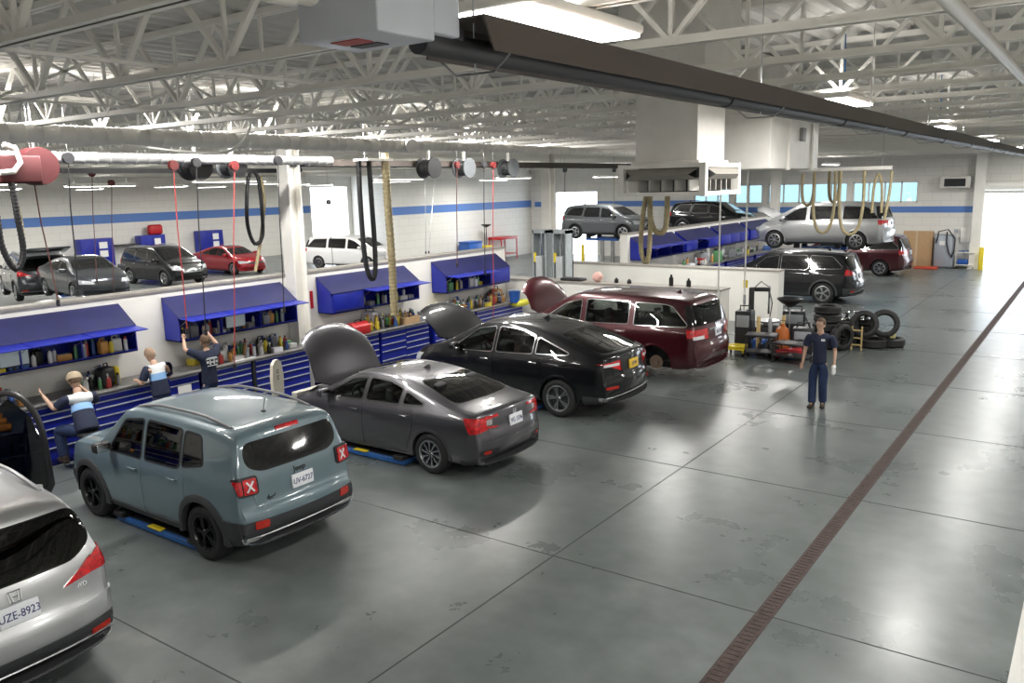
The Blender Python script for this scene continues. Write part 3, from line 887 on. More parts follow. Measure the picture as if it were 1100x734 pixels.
def mk(**k): return k
JEEP = mk(
    top=[(-2.08,.40),(-2.15,.46),(-2.17,.56),(-2.165,.70),(-2.10,.745),(-2.075,.80),(-2.07,1.02),(-2.04,1.14),(-1.98,1.30),(-1.91,1.48),(-1.87,1.58),(-1.78,1.635),(-1.5,1.665),(-1.0,1.685),(-.4,1.69),(.1,1.68),(.4,1.655),(.52,1.60),(.72,1.42),(.95,1.21),(1.04,1.13),(1.15,1.10),(1.45,1.075),(1.75,1.04),(1.92,.99),(1.98,.90),(2.0,.75),(2.03,.62),(2.02,.46),(1.95,.38)],
    w=[(-2.17,.84),(-1.9,.885),(-1.2,.90),(.8,.90),(1.5,.89),(2.03,.80)], belt=[(-2.1,1.09),(0,1.04),(.9,1.02),(1.6,.97),(2.0,.88)], bot=[(-2.15,.34),(-1.7,.24),(1.6,.24),(2.0,.30)],
    tumble=.13, crown=.03, shoulder=.03, bow_r=.13, bow_f=.16, bowlen_r=.35, bowlen_f=.45, wb=2.57, arch=.42, r=.355, W=.90, lipz=.42, ww=.235, rim='jeep', rimm=black_rim, rimr=.64,
    side_windows=[[(-.02,1.075),(.72,1.075),(.40,1.50),(-.02,1.56)],[(-.12,1.085),(-.12,1.56),(-.86,1.55),(-.86,1.12),(-.80,1.095)],[(-.93,1.13),(-.93,1.545),(-1.24,1.53),(-1.33,1.21)]],
    cab=[(-1.88,1.0),(-1.86,1.2),(-1.76,1.5),(-1.55,1.62),(-.8,1.66),(.3,1.64),(.45,1.58),(.9,1.16),(.98,1.0)], rear_glass=[(-.52,1.165),(.52,1.165),(.68,1.24),(.70,1.38),(.645,1.515),(-.645,1.515),(-.70,1.38),(-.68,1.24)], front_glass=[(-.72,1.17),(.72,1.17),(.62,1.58),(-.62,1.58)],
    rear_cut=-1.6, front_cut=.45, seat_x=.05, belt_z=1.0, rear_gl=gloss_black,
    hood=[(1.10,-.66),(1.10,.66),(1.90,.60),(1.90,-.60)],
    doors=[[(-.04,.36),(.90,.36),(.90,.95),(.76,1.055),(-.04,1.055)],[(-.12,.36),(-.88,.46),(-.98,.75),(-.95,1.07),(-.12,1.055)]],
    handles=[(.12,.93),(-.76,.95)], mirror=(.66,1.08), mirror_m=black_pl, rails=(-1.62,.32,.60,mat('rail_grey',(.20,.20,.21),.4)), fin=(-1.45,'mast'),
    arch_lip=(.075,.028,trim_pl), plate=(-.02,.93), plate_tilt=3, badge_tilt=4,
    badges=[('Jeep',0.0,1.075,.10,black_pl),('4x4',.44,.84,.08,black_pl)],
    panels=[('cladding','y',[(-.95,.20),(.93,.20),(.93,.37),(-.95,.37)],.02,trim_pl,None),
            ('rear_bumper','p',[((-1.60,0,0),(1,0,0)),((0,0,.62),(0,0,1))],.018,trim_pl,None),
            ('silver_strip','p',[((-2.0,0,0),(1,0,0)),((0,0,.38),(0,0,-1)),((0,0,.435),(0,0,1))],.03,silver_pl,None),
            ('front_bumper','p',[((1.72,0,0),(-1,0,0)),((0,0,.60),(0,0,1))],.018,trim_pl,None),
            ('tail_lens','x-',rounded([(.60,.93),(.845,.93),(.845,1.15),(.60,1.15)],.04),.03,black_pl,None),
            ('tail_light','x-',rounded([(.625,.95),(.785,.95),(.785,1.125),(.625,1.125)],.02),.042,red_lens,None),('tail_side_light','x-',rounded([(.80,.96),(.84,.96),(.84,1.115),(.80,1.115)],.01),.042,red_lens,None),('tail_cross','x-',[(.655,.985),(.672,.975),(.755,1.09),(.738,1.10)],.050,clear_lens,None),('tail_cross','x-',[(.738,.975),(.755,.985),(.672,1.10),(.655,1.09)],.050,clear_lens,None),
            ('bumper_reflector','x-',rounded([(.55,.53),(.72,.53),(.72,.62),(.55,.62)],.02),.03,red_dark,None),
            ('high_brake_light','x-',[(-.17,1.555),(.17,1.555),(.17,1.60),(-.17,1.60)],.012,red_lens,None),
            ('headlight','x+',[(.42,.80),(.66,.80),(.66,.96),(.42,.96)],.01,head_lens,None),
            ('tailgate','x-',[(-.64,.76),(.64,.76),(.70,1.15),(-.70,1.15)],.006,'body',None)])
CIVIC = mk(
    top=[(-2.28,.32),(-2.35,.38),(-2.385,.50),(-2.39,.64),(-2.36,.72),(-2.335,.76),(-2.325,.88),(-2.30,.985),(-2.25,1.025),(-2.12,1.035),(-1.9,1.06),(-1.76,1.095),(-1.45,1.20),(-1.1,1.305),(-.7,1.385),(-.3,1.415),(.05,1.415),(.36,1.375),(.5,1.325),(.85,1.16),(1.12,1.03),(1.24,.975),(1.38,.945),(1.75,.885),(2.02,.80),(2.17,.70),(2.23,.58),(2.23,.45),(2.16,.32)],
    w=[(-2.39,.79),(-2.1,.86),(-1.3,.90),(.8,.895),(1.6,.885),(2.23,.77)], belt=[(-2.3,.975),(-1.8,.985),(-.9,.975),(0,.945),(1,.905),(1.7,.84),(2.1,.72)], bot=[(-2.3,.27),(-1.9,.19),(1.8,.17),(2.2,.22)],
    tumble=.21, crown=.025, shoulder=.05, bow_r=.16, bow_f=.34, bowlen_r=.5, bowlen_f=.8, wb=2.70, arch=.365, r=.325, W=.90, lipz=.36, ww=.215, rim='twist', rimm=alu, rimr=.66,
    side_windows=[[(.10,.985),(1.0,.955),(.92,1.0),(.42,1.265),(.10,1.315)],[(.02,.99),(.02,1.32),(-.42,1.31),(-.72,1.235),(-.70,1.01)],[(-.78,1.02),(-.80,1.205),(-1.20,1.075),(-1.16,1.045)]],
    cab=[(-1.62,.92),(-1.56,1.06),(-1.2,1.22),(-.7,1.34),(0,1.38),(.36,1.34),(.55,1.25),(1.0,1.05),(1.08,.92)], rear_glass=[(-.66,1.11),(.66,1.11),(.55,1.345),(-.55,1.345)], front_glass=[(-.70,1.03),(.70,1.03),(.56,1.33),(-.56,1.33)],
    rear_cut=-.9, front_cut=.45, seat_x=.10, belt_z=.93, seatcol=(.16,.16,.165), frame=black_pl,
    hood=[(1.16,-.54),(1.16,.54),(1.26,.78),(1.88,.72),(2.08,.58),(2.18,.32),(2.18,-.32),(2.08,-.58),(1.88,-.72),(1.26,-.78)],
    doors=[[(.06,.26),(1.02,.26),(1.05,.70),(1.0,.90),(.06,.955)],[(-.02,.26),(-.86,.30),(-1.02,.72),(-1.0,.975),(-.02,.955)]],
    handles=[(.22,.83),(-.86,.86)], mirror=(.86,.965), fin=(-.55,'fin'), arch_lip=(.03,.006,'body'),
    plate=(0,.825), plate_tilt=4, badge_tilt=4, badges=[('H',0,.935,.075,chrome)],
    panels=[('sill','y',[(-.95,.17),(.95,.17),(.95,.24),(-.95,.24)],.012,trim_pl,None),
            ('rear_bumper','p',[((-2.0,0,0),(1,0,0)),((0,0,.60),(0,0,1)),((0,0,.28),(0,0,-1))],.010,'body',None),
            ('lower_valance','p',[((-1.9,0,0),(1,0,0)),((0,0,.31),(0,0,1))],.014,trim_pl,None),
            ('front_bumper','p',[((1.85,0,0),(-1,0,0)),((0,0,.58),(0,0,1))],.008,'body',None),
            ('boot_lid','x-',[(-.60,.66),(.60,.66),(.60,.99),(-.60,.99)],.006,'body',lambda c: c.z<1.0),
            ('tail_bar','x-',[(.38,.945),(.64,.925),(.64,.975),(.38,.978)],.016,red_lens,None),('tail_bar','x-',[(.42,.79),(.64,.795),(.64,.835),(.42,.81)],.016,red_lens,None),('tail_light','w',[((0,.62,0),(0,-1,0)),((-2.02,0,.90),(1,0,-.5)),((0,.5,.80),(0,-.18,-1)),((0,0,.965),(0,0,1)),((-1.9,0,0),(1,0,0))],.014,red_lens,None),
            ('tail_lens','x-',[(.52,.845),(.63,.845),(.63,.918),(.52,.925)],.014,mat('smoke_lens',(.35,.33,.32),.1,coat=1,noise=.5,nscale=40),None),
            ('bumper_reflector','x-',rounded([(.58,.42),(.70,.42),(.70,.47),(.58,.47)],.01),.018,red_dark,None),
            ('bumper_vent','x-',rounded([(.42,.40),(.78,.40),(.78,.49),(.42,.49)],.02),.013,black_pl,None),
            ('grille','x+',[(-.5,.56),(.5,.56),(.55,.66),(-.55,.66)],.01,black_pl,None),('sunroof','z',rounded([(.02,-.42),(.34,-.38),(.34,.38),(.02,.42)],.05),.003,gloss_black,None),
            ('headlight','x+',[(.42,.60),(.80,.60),(.80,.74),(.46,.68)],.012,head_lens,None)])
CROSS = mk(
    top=[(-2.40,.42),(-2.48,.48),(-2.52,.60),(-2.51,.76),(-2.46,.80),(-2.45,.95),(-2.42,1.10),(-2.385,1.165),(-2.30,1.195),(-2.05,1.26),(-1.7,1.375),(-1.2,1.52),(-.7,1.615),(-.2,1.655),(.2,1.645),(.45,1.60),(.58,1.55),(1.0,1.34),(1.3,1.185),(1.42,1.135),(1.6,1.10),(2.0,1.02),(2.28,.90),(2.40,.76),(2.45,.60),(2.42,.46),(2.34,.36)],
    w=[(-2.52,.82),(-2.2,.90),(-1.4,.955),(.9,.945),(1.7,.93),(2.45,.80)], belt=[(-2.4,1.09),(-1.6,1.11),(-.6,1.08),(.4,1.04),(1.2,1.01),(1.9,.93),(2.3,.80)], bot=[(-2.4,.36),(-1.9,.25),(1.9,.24),(2.4,.30)],
    tumble=.23, crown=.03, shoulder=.05, bow_r=.20, bow_f=.30, bowlen_r=.5, bowlen_f=.8, wb=2.80, arch=.405, r=.36, W=.95, lipz=.42, ww=.23, rim='split5', rimm=alu, rimr=.67,
    side_windows=[[(.10,1.085),(1.12,1.05),(1.05,1.10),(.50,1.475),(.10,1.54)],[(.02,1.09),(.02,1.545),(-.5,1.525),(-.82,1.455),(-.82,1.125)],[(-.89,1.135),(-.90,1.425),(-1.60,1.20),(-1.56,1.165)]],
    cab=[(-1.95,1.0),(-1.85,1.22),(-1.5,1.38),(-1.0,1.54),(-.5,1.60),(.2,1.60),(.45,1.55),(1.15,1.18),(1.25,1.0)], rear_glass=[(-.70,1.225),(.70,1.225),(.56,1.55),(-.56,1.55)], front_glass=[(-.74,1.19),(.74,1.19),(.60,1.54),(-.60,1.54)],
    rear_cut=-1.3, front_cut=.5, seat_x=.10, belt_z=1.02, frame=chrome, frame_w=.012, rear_gl=priv,
    hood=[(1.40,-.62),(1.40,.62),(1.50,.78),(2.05,.72),(2.26,.55),(2.34,.3),(2.34,-.3),(2.26,-.55),(2.05,-.72),(1.50,-.78)],
    doors=[[(.06,.34),(1.06,.34),(1.12,.80),(1.08,1.0),(.06,1.06)],[(-.02,.34),(-.88,.40),(-1.05,.80),(-1.05,1.09),(-.02,1.06)]],
    handles=[(.24,.95),(-.88,.98)], handle_m='chrome', mirror=(.92,1.075), fin=(-.55,'fin'), arch_lip=(.035,.008,'body'),
    plate=(0,.97), plate_tilt=4, badge_tilt=4, badges=[('H',0,1.10,.09,chrome)],
    panels=[('cladding','y',[(-1.0,.22),(1.0,.22),(1.0,.33),(-1.0,.33)],.016,trim_pl,None),
            ('rear_bumper','p',[((-2.1,0,0),(1,0,0)),((0,0,.70),(0,0,1)),((0,0,.44),(0,0,-1))],.010,'body',None),
            ('lower_valance','p',[((-1.9,0,0),(1,0,0)),((0,0,.46),(0,0,1))],.016,trim_pl,None),
            ('skid_plate','p',[((-2.2,0,0),(1,0,0)),((0,0,.395),(0,0,-1)),((0,0,.455),(0,0,1))],.028,silver_pl,None),
            ('tailgate','x-',[(-.62,.82),(.62,.82),(.66,1.14),(-.66,1.14)],.006,'body',lambda c: c.z<1.15),
            ('tail_light','w',[((0,.42,0),(0,-1,0)),((-2.16,0,1.05),(1,0,-.3)),((0,.5,.93),(0,.35,-1)),((0,0,1.125),(0,.08,1)),((-2.0,0,0),(1,0,0))],.014,red_lens,None),
            ('tail_lens','w',[((0,.46,0),(0,-1,0)),((-2.28,0,1.0),(1,0,0)),((0,0,1.0),(0,0,-1)),((0,0,1.045),(0,0,1))],.018,clear_lens,None),
            ('bumper_reflector','x-',rounded([(.55,.60),(.80,.60),(.80,.65),(.55,.65)],.01),.018,red_dark,None),
            ('grille','x+',[(-.5,.62),(.5,.62),(.55,.80),(-.55,.80)],.01,chrome,None),
            ('headlight','x+',[(.42,.70),(.84,.70),(.84,.88),(.46,.82)],.012,head_lens,None)])
VAN = mk(
    top=[(-2.48,.36),(-2.56,.42),(-2.61,.55),(-2.60,.72),(-2.54,.78),(-2.53,.92),(-2.50,1.08),(-2.45,1.20),(-2.34,1.42),(-2.25,1.58),(-2.20,1.66),(-2.08,1.70),(-1.7,1.725),(-1.0,1.745),(-.3,1.745),(.3,1.725),(.6,1.685),(.76,1.62),(1.15,1.41),(1.52,1.19),(1.64,1.12),(1.80,1.08),(2.15,1.0),(2.38,.88),(2.46,.74),(2.49,.58),(2.47,.44),(2.40,.34)],
    w=[(-2.61,.89),(-2.3,.965),(-1.4,1.0),(1,1.0),(1.8,.975),(2.49,.84)], belt=[(-2.5,1.12),(-1.1,1.11),(-.7,1.08),(.5,1.05),(1.4,1.0),(2.0,.94),(2.4,.80)], bot=[(-2.5,.30),(-2,.20),(1.9,.20),(2.4,.26)],
    tumble=.17, crown=.03, shoulder=.045, bow_r=.18, bow_f=.38, bowlen_r=.4, bowlen_f=.9, wb=3.0, arch=.40, r=.345, W=1.0, lipz=.42, ww=.225, rim='seven', rimm=alu, rimr=.66,
    side_windows=[[(.34,1.10),(1.36,1.06),(1.28,1.13),(.74,1.48),(.34,1.585)],[(.20,1.105),(.20,1.60),(-.86,1.61),(-.86,1.14)],[(-1.0,1.13),(-1.0,1.60),(-1.72,1.585),(-1.85,1.55),(-2.22,1.20),(-2.18,1.16)]],
    cab=[(-2.38,1.0),(-2.3,1.3),(-2.2,1.5),(-2.1,1.64),(-1.0,1.70),(.3,1.68),(.56,1.64),(.76,1.56),(1.4,1.20),(1.5,1.0)], rear_glass=[(-.80,1.175),(.80,1.175),(.70,1.58),(-.70,1.58)], front_glass=[(-.80,1.15),(.80,1.15),(.66,1.60),(-.66,1.60)],
    rear_cut=-1.9, front_cut=.8, seat_x=.35, belt_z=1.04, frame=chrome, frame_w=.012, rear_gl=priv,
    hood=[(1.60,-.66),(1.60,.66),(1.72,.84),(2.2,.76),(2.36,.55),(2.42,.3),(2.42,-.3),(2.36,-.55),(2.2,-.76),(1.72,-.84)],
    doors=[[(.28,.32),(1.08,.32),(1.30,.80),(1.25,1.0),(.28,1.065)],[(.22,.32),(-.98,.32),(-1.06,.80),(-1.06,1.09),(.22,1.065)]],
    handles=[(.42,.95),(-.05,.97)], mirror=(1.14,1.085), fin=(-1.6,'fin'), arch_lip=(.03,.006,'body'),
    plate=(0,.98), plate_tilt=6, badge_tilt=14, badges=[('H',0,1.125,.10,chrome)],
    panels=[('sill','y',[(-1.05,.2),(1.05,.2),(1.05,.28),(-1.05,.28)],.012,trim_pl,None),
            ('rear_bumper','p',[((-2.2,0,0),(1,0,0)),((0,0,.72),(0,0,1))],.010,'body',None),
            ('tailgate','x-',[(-.68,.78),(.68,.78),(.78,1.14),(-.78,1.14)],.006,'body',None),
            ('tail_pillar','w',[((0,.60,0),(0,-1,0)),((-2.20,0,1.17),(1,0,-.25)),((0,0,1.165),(0,0,-1)),((0,0,1.60),(0,0,1))],.0015,gloss_black,None),('tail_light','w',[((0,.46,0),(0,-1,0)),((-2.22,0,1.05),(1,0,-.2)),((0,.6,.90),(0,.1,-1)),((0,0,1.10),(0,0,1)),((-2.1,0,0),(1,0,0))],.014,red_lens,None),
            ('tail_lens','w',[((0,.62,0),(0,-1,0)),((-2.36,0,0),(1,0,0)),((0,0,.90),(0,0,-1)),((0,0,.97),(0,0,1))],.018,clear_lens,None),
            ('tailgate_bar','x-',[(-.40,1.045),(.40,1.045),(.40,1.085),(-.40,1.085)],.03,chrome,None),
            ('grille','x+',[(-.5,.56),(.5,.56),(.55,.78),(-.55,.78)],.01,chrome,None),
            ('headlight','x+',[(.45,.68),(.9,.68),(.9,.88),(.5,.80)],.012,head_lens,None)])
SUV = mk(
    top=[(-2.34,.38),(-2.42,.44),(-2.46,.56),(-2.455,.72),(-2.40,.79),(-2.37,.90),(-2.35,1.05),(-2.30,1.16),(-2.18,1.38),(-2.08,1.56),(-2.02,1.64),(-1.90,1.685),(-1.5,1.72),(-1.0,1.75),(-.4,1.765),(.15,1.75),(.5,1.70),(.64,1.63),(1.0,1.43),(1.34,1.23),(1.46,1.165),(1.62,1.135),(2.0,1.07),(2.24,.97),(2.34,.84),(2.39,.66),(2.38,.50),(2.30,.38)],
    w=[(-2.46,.90),(-2.2,.955),(-1.4,.99),(.9,.99),(1.7,.97),(2.39,.86)], belt=[(-2.35,1.14),(-1,1.11),(.5,1.08),(1.3,1.06),(1.9,1.0),(2.3,.86)], bot=[(-2.4,.32),(-1.9,.23),(1.9,.22),(2.35,.28)],
    tumble=.17, crown=.03, shoulder=.045, bow_r=.19, bow_f=.28, bowlen_r=.4, bowlen_f=.7, wb=2.82, arch=.42, r=.375, W=.985, lipz=.44, ww=.245, rim='split5', rimm=alu, rimr=.66,
    side_windows=[[(.12,1.125),(1.04,1.095),(.98,1.16),(.60,1.50),(.12,1.605)],[(.03,1.13),(.03,1.61),(-.82,1.62),(-.92,1.25),(-.84,1.145)],[(-1.0,1.18),(-.94,1.62),(-1.60,1.60),(-1.70,1.56),(-2.0,1.26),(-1.95,1.21)]],
    cab=[(-2.2,1.0),(-2.1,1.3),(-2.02,1.5),(-1.9,1.62),(-1.0,1.70),(.1,1.70),(.45,1.65),(.65,1.57),(1.2,1.24),(1.3,1.0)], rear_glass=[(-.62,1.16),(.62,1.16),(.82,1.26),(.84,1.40),(.74,1.59),(-.74,1.59),(-.84,1.40),(-.82,1.26)], front_glass=[(-.78,1.21),(.78,1.21),(.66,1.62),(-.66,1.62)],
    rear_cut=-1.8, front_cut=.6, seat_x=.15, belt_z=1.06, frame=chrome, frame_w=.012, rear_gl=priv,
    hood=[(1.48,-.68),(1.48,.68),(1.56,.82),(2.1,.76),(2.26,.5),(2.26,-.5),(2.1,-.76),(1.56,-.82)],
    doors=[[(.07,.36),(1.0,.36),(1.08,.80),(1.04,1.05),(.07,1.095)],[(0,.36),(-.88,.42),(-1.04,.80),(-1.04,1.12),(0,1.095)]],
    handles=[(.24,.98),(-.86,1.0)], handle_m='chrome', mirror=(.86,1.12), fin=(-1.3,'fin'), arch_lip=(.05,.014,trim_pl), rails=(-1.7,.3,.66,mat('rail_silver',(.45,.45,.46),.35,.6)),
    plate=(0,.93), plate_tilt=8, badge_tilt=16, badges=[('H',0,1.07,.11,chrome),('AWD',-.62,.93,.05,chrome)],
    panels=[('cladding','y',[(-1.0,.2),(1.0,.2),(1.0,.34),(-1.0,.34)],.016,trim_pl,None),
            ('rear_bumper','p',[((-2.05,0,0),(1,0,0)),((0,0,.56),(0,0,1))],.014,trim_pl,None),('bumper_step','p',[((-2.15,0,0),(1,0,0)),((0,0,.585),(0,0,-1)),((0,0,.765),(0,0,1))],.018,'body',None),('silver_strip','p',[((-2.25,0,0),(1,0,0)),((0,0,.405),(0,0,-1)),((0,0,.43),(0,0,1))],.026,silver_pl,None),
            ('tailgate','x-',[(-.76,.80),(.76,.80),(.82,1.16),(-.82,1.16)],.006,'body',None),
            ('tail_wedge','x-',[(.47,.975),(.775,1.0),(.775,1.145)],.020,red_lens,None),('tail_light','w',[((0,.78,0),(0,-1,0)),((-2.10,0,1.05),(1,0,.1)),((0,0,.995),(0,0,-1)),((0,.50,.985),(0,-.52,1)),((0,0,1.21),(0,0,1)),((-2.0,0,0),(1,0,0))],.014,red_lens,None),
            ('bumper_reflector','x-',rounded([(.66,.44),(.86,.44),(.86,.49),(.66,.49)],.01),.026,red_dark,None),
            ('grille','x+',[(-.5,.62),(.5,.62),(.55,.88),(-.55,.88)],.012,chrome,None),
            ('headlight','x+',[(.52,.74),(.88,.76),(.88,.94),(.54,.92)],.012,head_lens,None)])
def variant(T, **k):
    d = dict(T); d.update(k); return d
# ---------------------------------------------------------------- cars
SC = 1.05
p_silver = paint('paint_silver', (.50, .51, .52), .75, .30)
p_jeep = paint('paint_anvil', (.135, .195, .225), .15, .35)
p_grey = paint('paint_steel', (.085, .082, .092), .55, .30)
p_black = paint('paint_black', (.0035, .004, .0055), 0, .4, .15)
p_maroon = paint('paint_maroon', (.062, .005, .010), .35, .3)
make_car(variant(SUV, plate=(-.07, .93), badges=[('H', -.07, 1.07, .11, chrome), ('AWD', -.62, .93, .05, chrome)]), (-9.62, 2.74, 0), PI, 'silver SUV with a white licence plate, cut off by the lower left corner', 'car', p_silver, 1.0, plate='UZE-8923')
make_car(JEEP, (-9.85, 6.33, 0), PI, 'boxy blue-grey SUV with black wheels and black window surrounds parked nose to the bench', 'car', p_jeep, 1.0, plate='UV-6727')
make_car(CIVIC, (-9.62, 10.13, 0), PI, 'dark grey sedan with its bonnet raised beside the boxy blue-grey SUV', 'car', p_grey, 1.02, plate='VG 1596', hood_open=78, glass=clearg)
make_car(CROSS, (-9.72, 13.93, 0), PI, 'black fastback with a yellow licence plate and raised bonnet', 'car', p_black, SC, plate='DEW', plate_col='yellow', hood_open=55, glass=clearg)
make_car(VAN, (-9.55, 17.55, .06), PI, 'dark red minivan with its rear wheels off and bonnet raised next to the black fastback', 'car', p_maroon, SC, plate='XRT 42', hood_open=82, missing_wheels=('RL', 'RR'), glass=clearg)
make_car(variant(SUV, rim='split5', badges=[], rails=None), (-9.45, 31.0, 0), PI, 'black SUV on the floor beyond the heap of tyres', 'car', p_black, SC, plate='X', detail=False, glass=gloss_black)
make_car(variant(VAN, badges=[]), (-9.4, 34.8, 1.62), PI, 'silver minivan raised high on a lift at the far end', 'car', p_silver, SC, plate='X', detail=False, glass=gloss_black, hood_open=50)
make_car(variant(VAN, badges=[]), (-9.7, 40.7, 0), PI, 'dark red minivan on the floor by the far wall under the windows', 'car', p_maroon, SC, plate='X', detail=False, glass=gloss_black)
# ---------------------------------------------------------------- benches and wall cabinets
worktop_m = mat('worktop', (.16, .155, .15), .4, noise=.25, nscale=6)
def tool_chest(x0, x1, y0, y1, z1, cols, rows, label, group=None, face=1):
    """x1 is the drawer face"""
    o = empty('tool_chest', ((x0+x1)/2, (y0+y1)/2, 0), 0, label, 'tool chest', group)
    hx, hy = abs(x1-x0)/2, (y1-y0)/2
    b = MB(); b.box(-hx, -hy, .09, hx-.02, hy, z1); b.box(-hx+.05, -hy+.03, 0, hx-.08, hy-.03, .09)
    b.build('carcass', cab_blue, o)
    cw = (2*hy-.03)/cols
    for c in range(cols):
        hs = rows[c % len(rows)]; tot = sum(hs); z = z1-.015; ya = -hy+.015+c*cw
        for h in hs:
            dz = (z1-.12)*h/tot
            d = MB(); d.box(hx-.02, ya+.008, z-dz+.008, hx, ya+cw-.008, z); dr = d.build('drawer', cab_blue, o)
            p = MB(); p.prism([(hx, z-.006), (hx+.016, z-.010), (hx+.016, z-.022), (hx+.003, z-.030), (hx, z-.030)], 'y', ya+.015, ya+cw-.015); p.build('drawer_pull', mat('pull_bright', (.62,.64,.66), .3, .5), dr)
            z -= dz
    return o
BX0, BX1, BZ = -14.56, -13.85, 1.08
R7 = [1, 1, 1.3, 1.3, 1.6, 2]; R5 = [1.2, 1.5, 1.5, 2, 2.2]
chests = [(1.3, 3.1, 2, [R7], 'blue drawer chest at the left edge behind the silver SUV'), (3.15, 5.6, 2, [R7, R5], 'blue drawer chest behind the black glass panel'),
          (5.65, 8.35, 2, [R7, R7], 'wide blue drawer chest under the two men in striped shirts'),
          (8.40, 9.05, 1, [R5], 'narrow blue chest with a white paper label'), (9.1, 10.25, 1, [R7], 'blue drawer chest left of the black divider, behind the blue-grey SUV roof'),
          (10.32, 11.75, 1, [R7], 'blue drawer chest right of the black divider, beside the column'),
          (12.35, 13.9, 1, [R7], 'blue drawer chest behind the grey bonnet'), (13.95, 15.7, 2, [R5, R7], 'blue drawer chest between the two raised bonnets'),
          (15.9, 17.6, 1, [R7], 'blue drawer chest behind the black fastback bonnet'), (17.65, 19.9, 1, [[1]*8], 'blue drawer chest at the end of the bench next to the dark red bonnet')]
for (a, b, c, rr, l) in chests:
    t = tool_chest(BX0, BX1, a, b, BZ-.04, c, rr, l)
    if 'paper label' in l:
        MB().box(.376, -.16, .60, .380, .12, .86).build('paper_label', paper, t)
def worktop(a, b, l): tag(MB().rbox(BX0+.0, a, BZ-.04, BX1+.05, b, BZ, .008).build('worktop', worktop_m), l, 'worktop')
worktop(1.2, 8.38, 'long grey worktop over the chests at the left end'); worktop(8.42, 11.8, 'grey worktop under the second wall cabinet'); worktop(12.3, 15.75, 'grey worktop under the third wall cabinet'); worktop(15.85, 19.95, 'grey worktop under the fourth wall cabinet by the wall end')
tag(MB().box(-13.86, 10.255, .05, -13.82, 10.315, BZ-.05).build('divider_strip', black_pl), 'black upright strip between two blue drawer chests', 'strip')

def wall_cabinet(y0, y1, n, doors, label, x0=-14.6, z0=1.62, name='overhead_cabinet'):
    o = empty(name, (x0+.01, (y0+y1)/2, z0), 0, label, 'wall cabinet'); hy = (y1-y0)/2
    D, F = .50, .46
    prof = [(0, 0), (D, 0), (D, F), (0, .81)]
    b = MB(); t = .02
    for ya in (-hy, hy-t): b.prism(prof, 'y', ya, ya+t)
    b.box(0, -hy, 0, D, hy, t); b.box(0, -hy, 0, .01, hy, .8)
    for k in range(1, n): yy = -hy+2*hy*k/n; b.prism([(0, 0), (D-.01, 0), (D-.01, F), (0, .80)], 'y', yy-.012, yy+.012)
    b.box(D-.03, -hy, F-.05, D, hy, F); b.box(D-.02, -hy, 0, D, hy, .04)
    b.build('cabinet_box', cab_blue, o)
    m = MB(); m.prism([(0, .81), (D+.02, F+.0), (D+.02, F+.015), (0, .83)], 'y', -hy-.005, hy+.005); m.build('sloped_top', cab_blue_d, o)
    w = 2*hy/n
    for k, s in enumerate(doors):
        ya = -hy+k*w
        d = MB()
        if s == 'closed':
            d.rbox(D, ya+.01, .02, D+.02, ya+w-.01, F-.02, .004); q = d.build('cabinet_door', cab_blue, o)
            MB().box(D+.02, ya+.06, .05, D+.035, ya+w-.06, .065).build('door_pull', black_pl, q)
        elif s == 'open':
            M = Matrix.Translation((D, 0, F-.01)) @ Matrix.Rotation(R(4), 4, 'Y')
            d.rbox(0, ya+.01, 0, .42, ya+w-.01, .02, .004, M); q = d.build('cabinet_door', cab_blue, o)
            for yy in (ya+.04, ya+w-.04): MB().cyl((D-.1, yy, F-.2), (D+.2, yy, F-.03), .007, 5).build('gas_strut', alu, q)
    return o
wall_cabinet(2.1, 4.95, 3, ['open', 'open', 'open'], 'blue sloped wall cabinet cut off by the left edge of the picture')
wall_cabinet(5.05, 8.02, 3, ['open', 'open', 'open'], 'blue sloped wall cabinet above the two men in striped shirts')
wall_cabinet(8.88, 11.70, 3, ['open', 'open', 'open'], 'blue sloped wall cabinet that the man in navy reaches into')
wall_cabinet(12.72, 15.65, 3, ['closed', 'open', 'open'], 'blue sloped wall cabinet behind the black and tan hanging hoses')
wall_cabinet(16.72, 19.6, 3, ['open', 'open', 'closed'], 'blue sloped wall cabinet at the end of the bench wall')
for i, (a, b, st, l) in enumerate([(26.8, 30.3, ['open']*3, 'nearest blue wall cabinet on the farther bench wall'), (30.6, 33.9, ['closed', 'open', 'closed'], 'second blue wall cabinet on the farther bench wall'), (34.2, 37.5, ['closed']*3, 'third blue wall cabinet on the farther bench wall'), (37.8, 41.3, ['closed']*3, 'last blue wall cabinet on the farther bench wall')]):
    wall_cabinet(a, b, 3, st, l, x0=-13.9, z0=1.64)
    tool_chest(-13.86, -13.1, a, b, 1.0, 3, [R7], ['blue chest under the nearest far wall cabinet', 'blue chest under the second far wall cabinet', 'blue chest under the third far wall cabinet', 'blue chest under the last far wall cabinet'][i])
tag(MB().rbox(-13.86, 26.7, 1.0, -13.05, 41.4, 1.04, .01).build('worktop', worktop_m), 'long grey worktop on the farther bench wall', 'worktop')

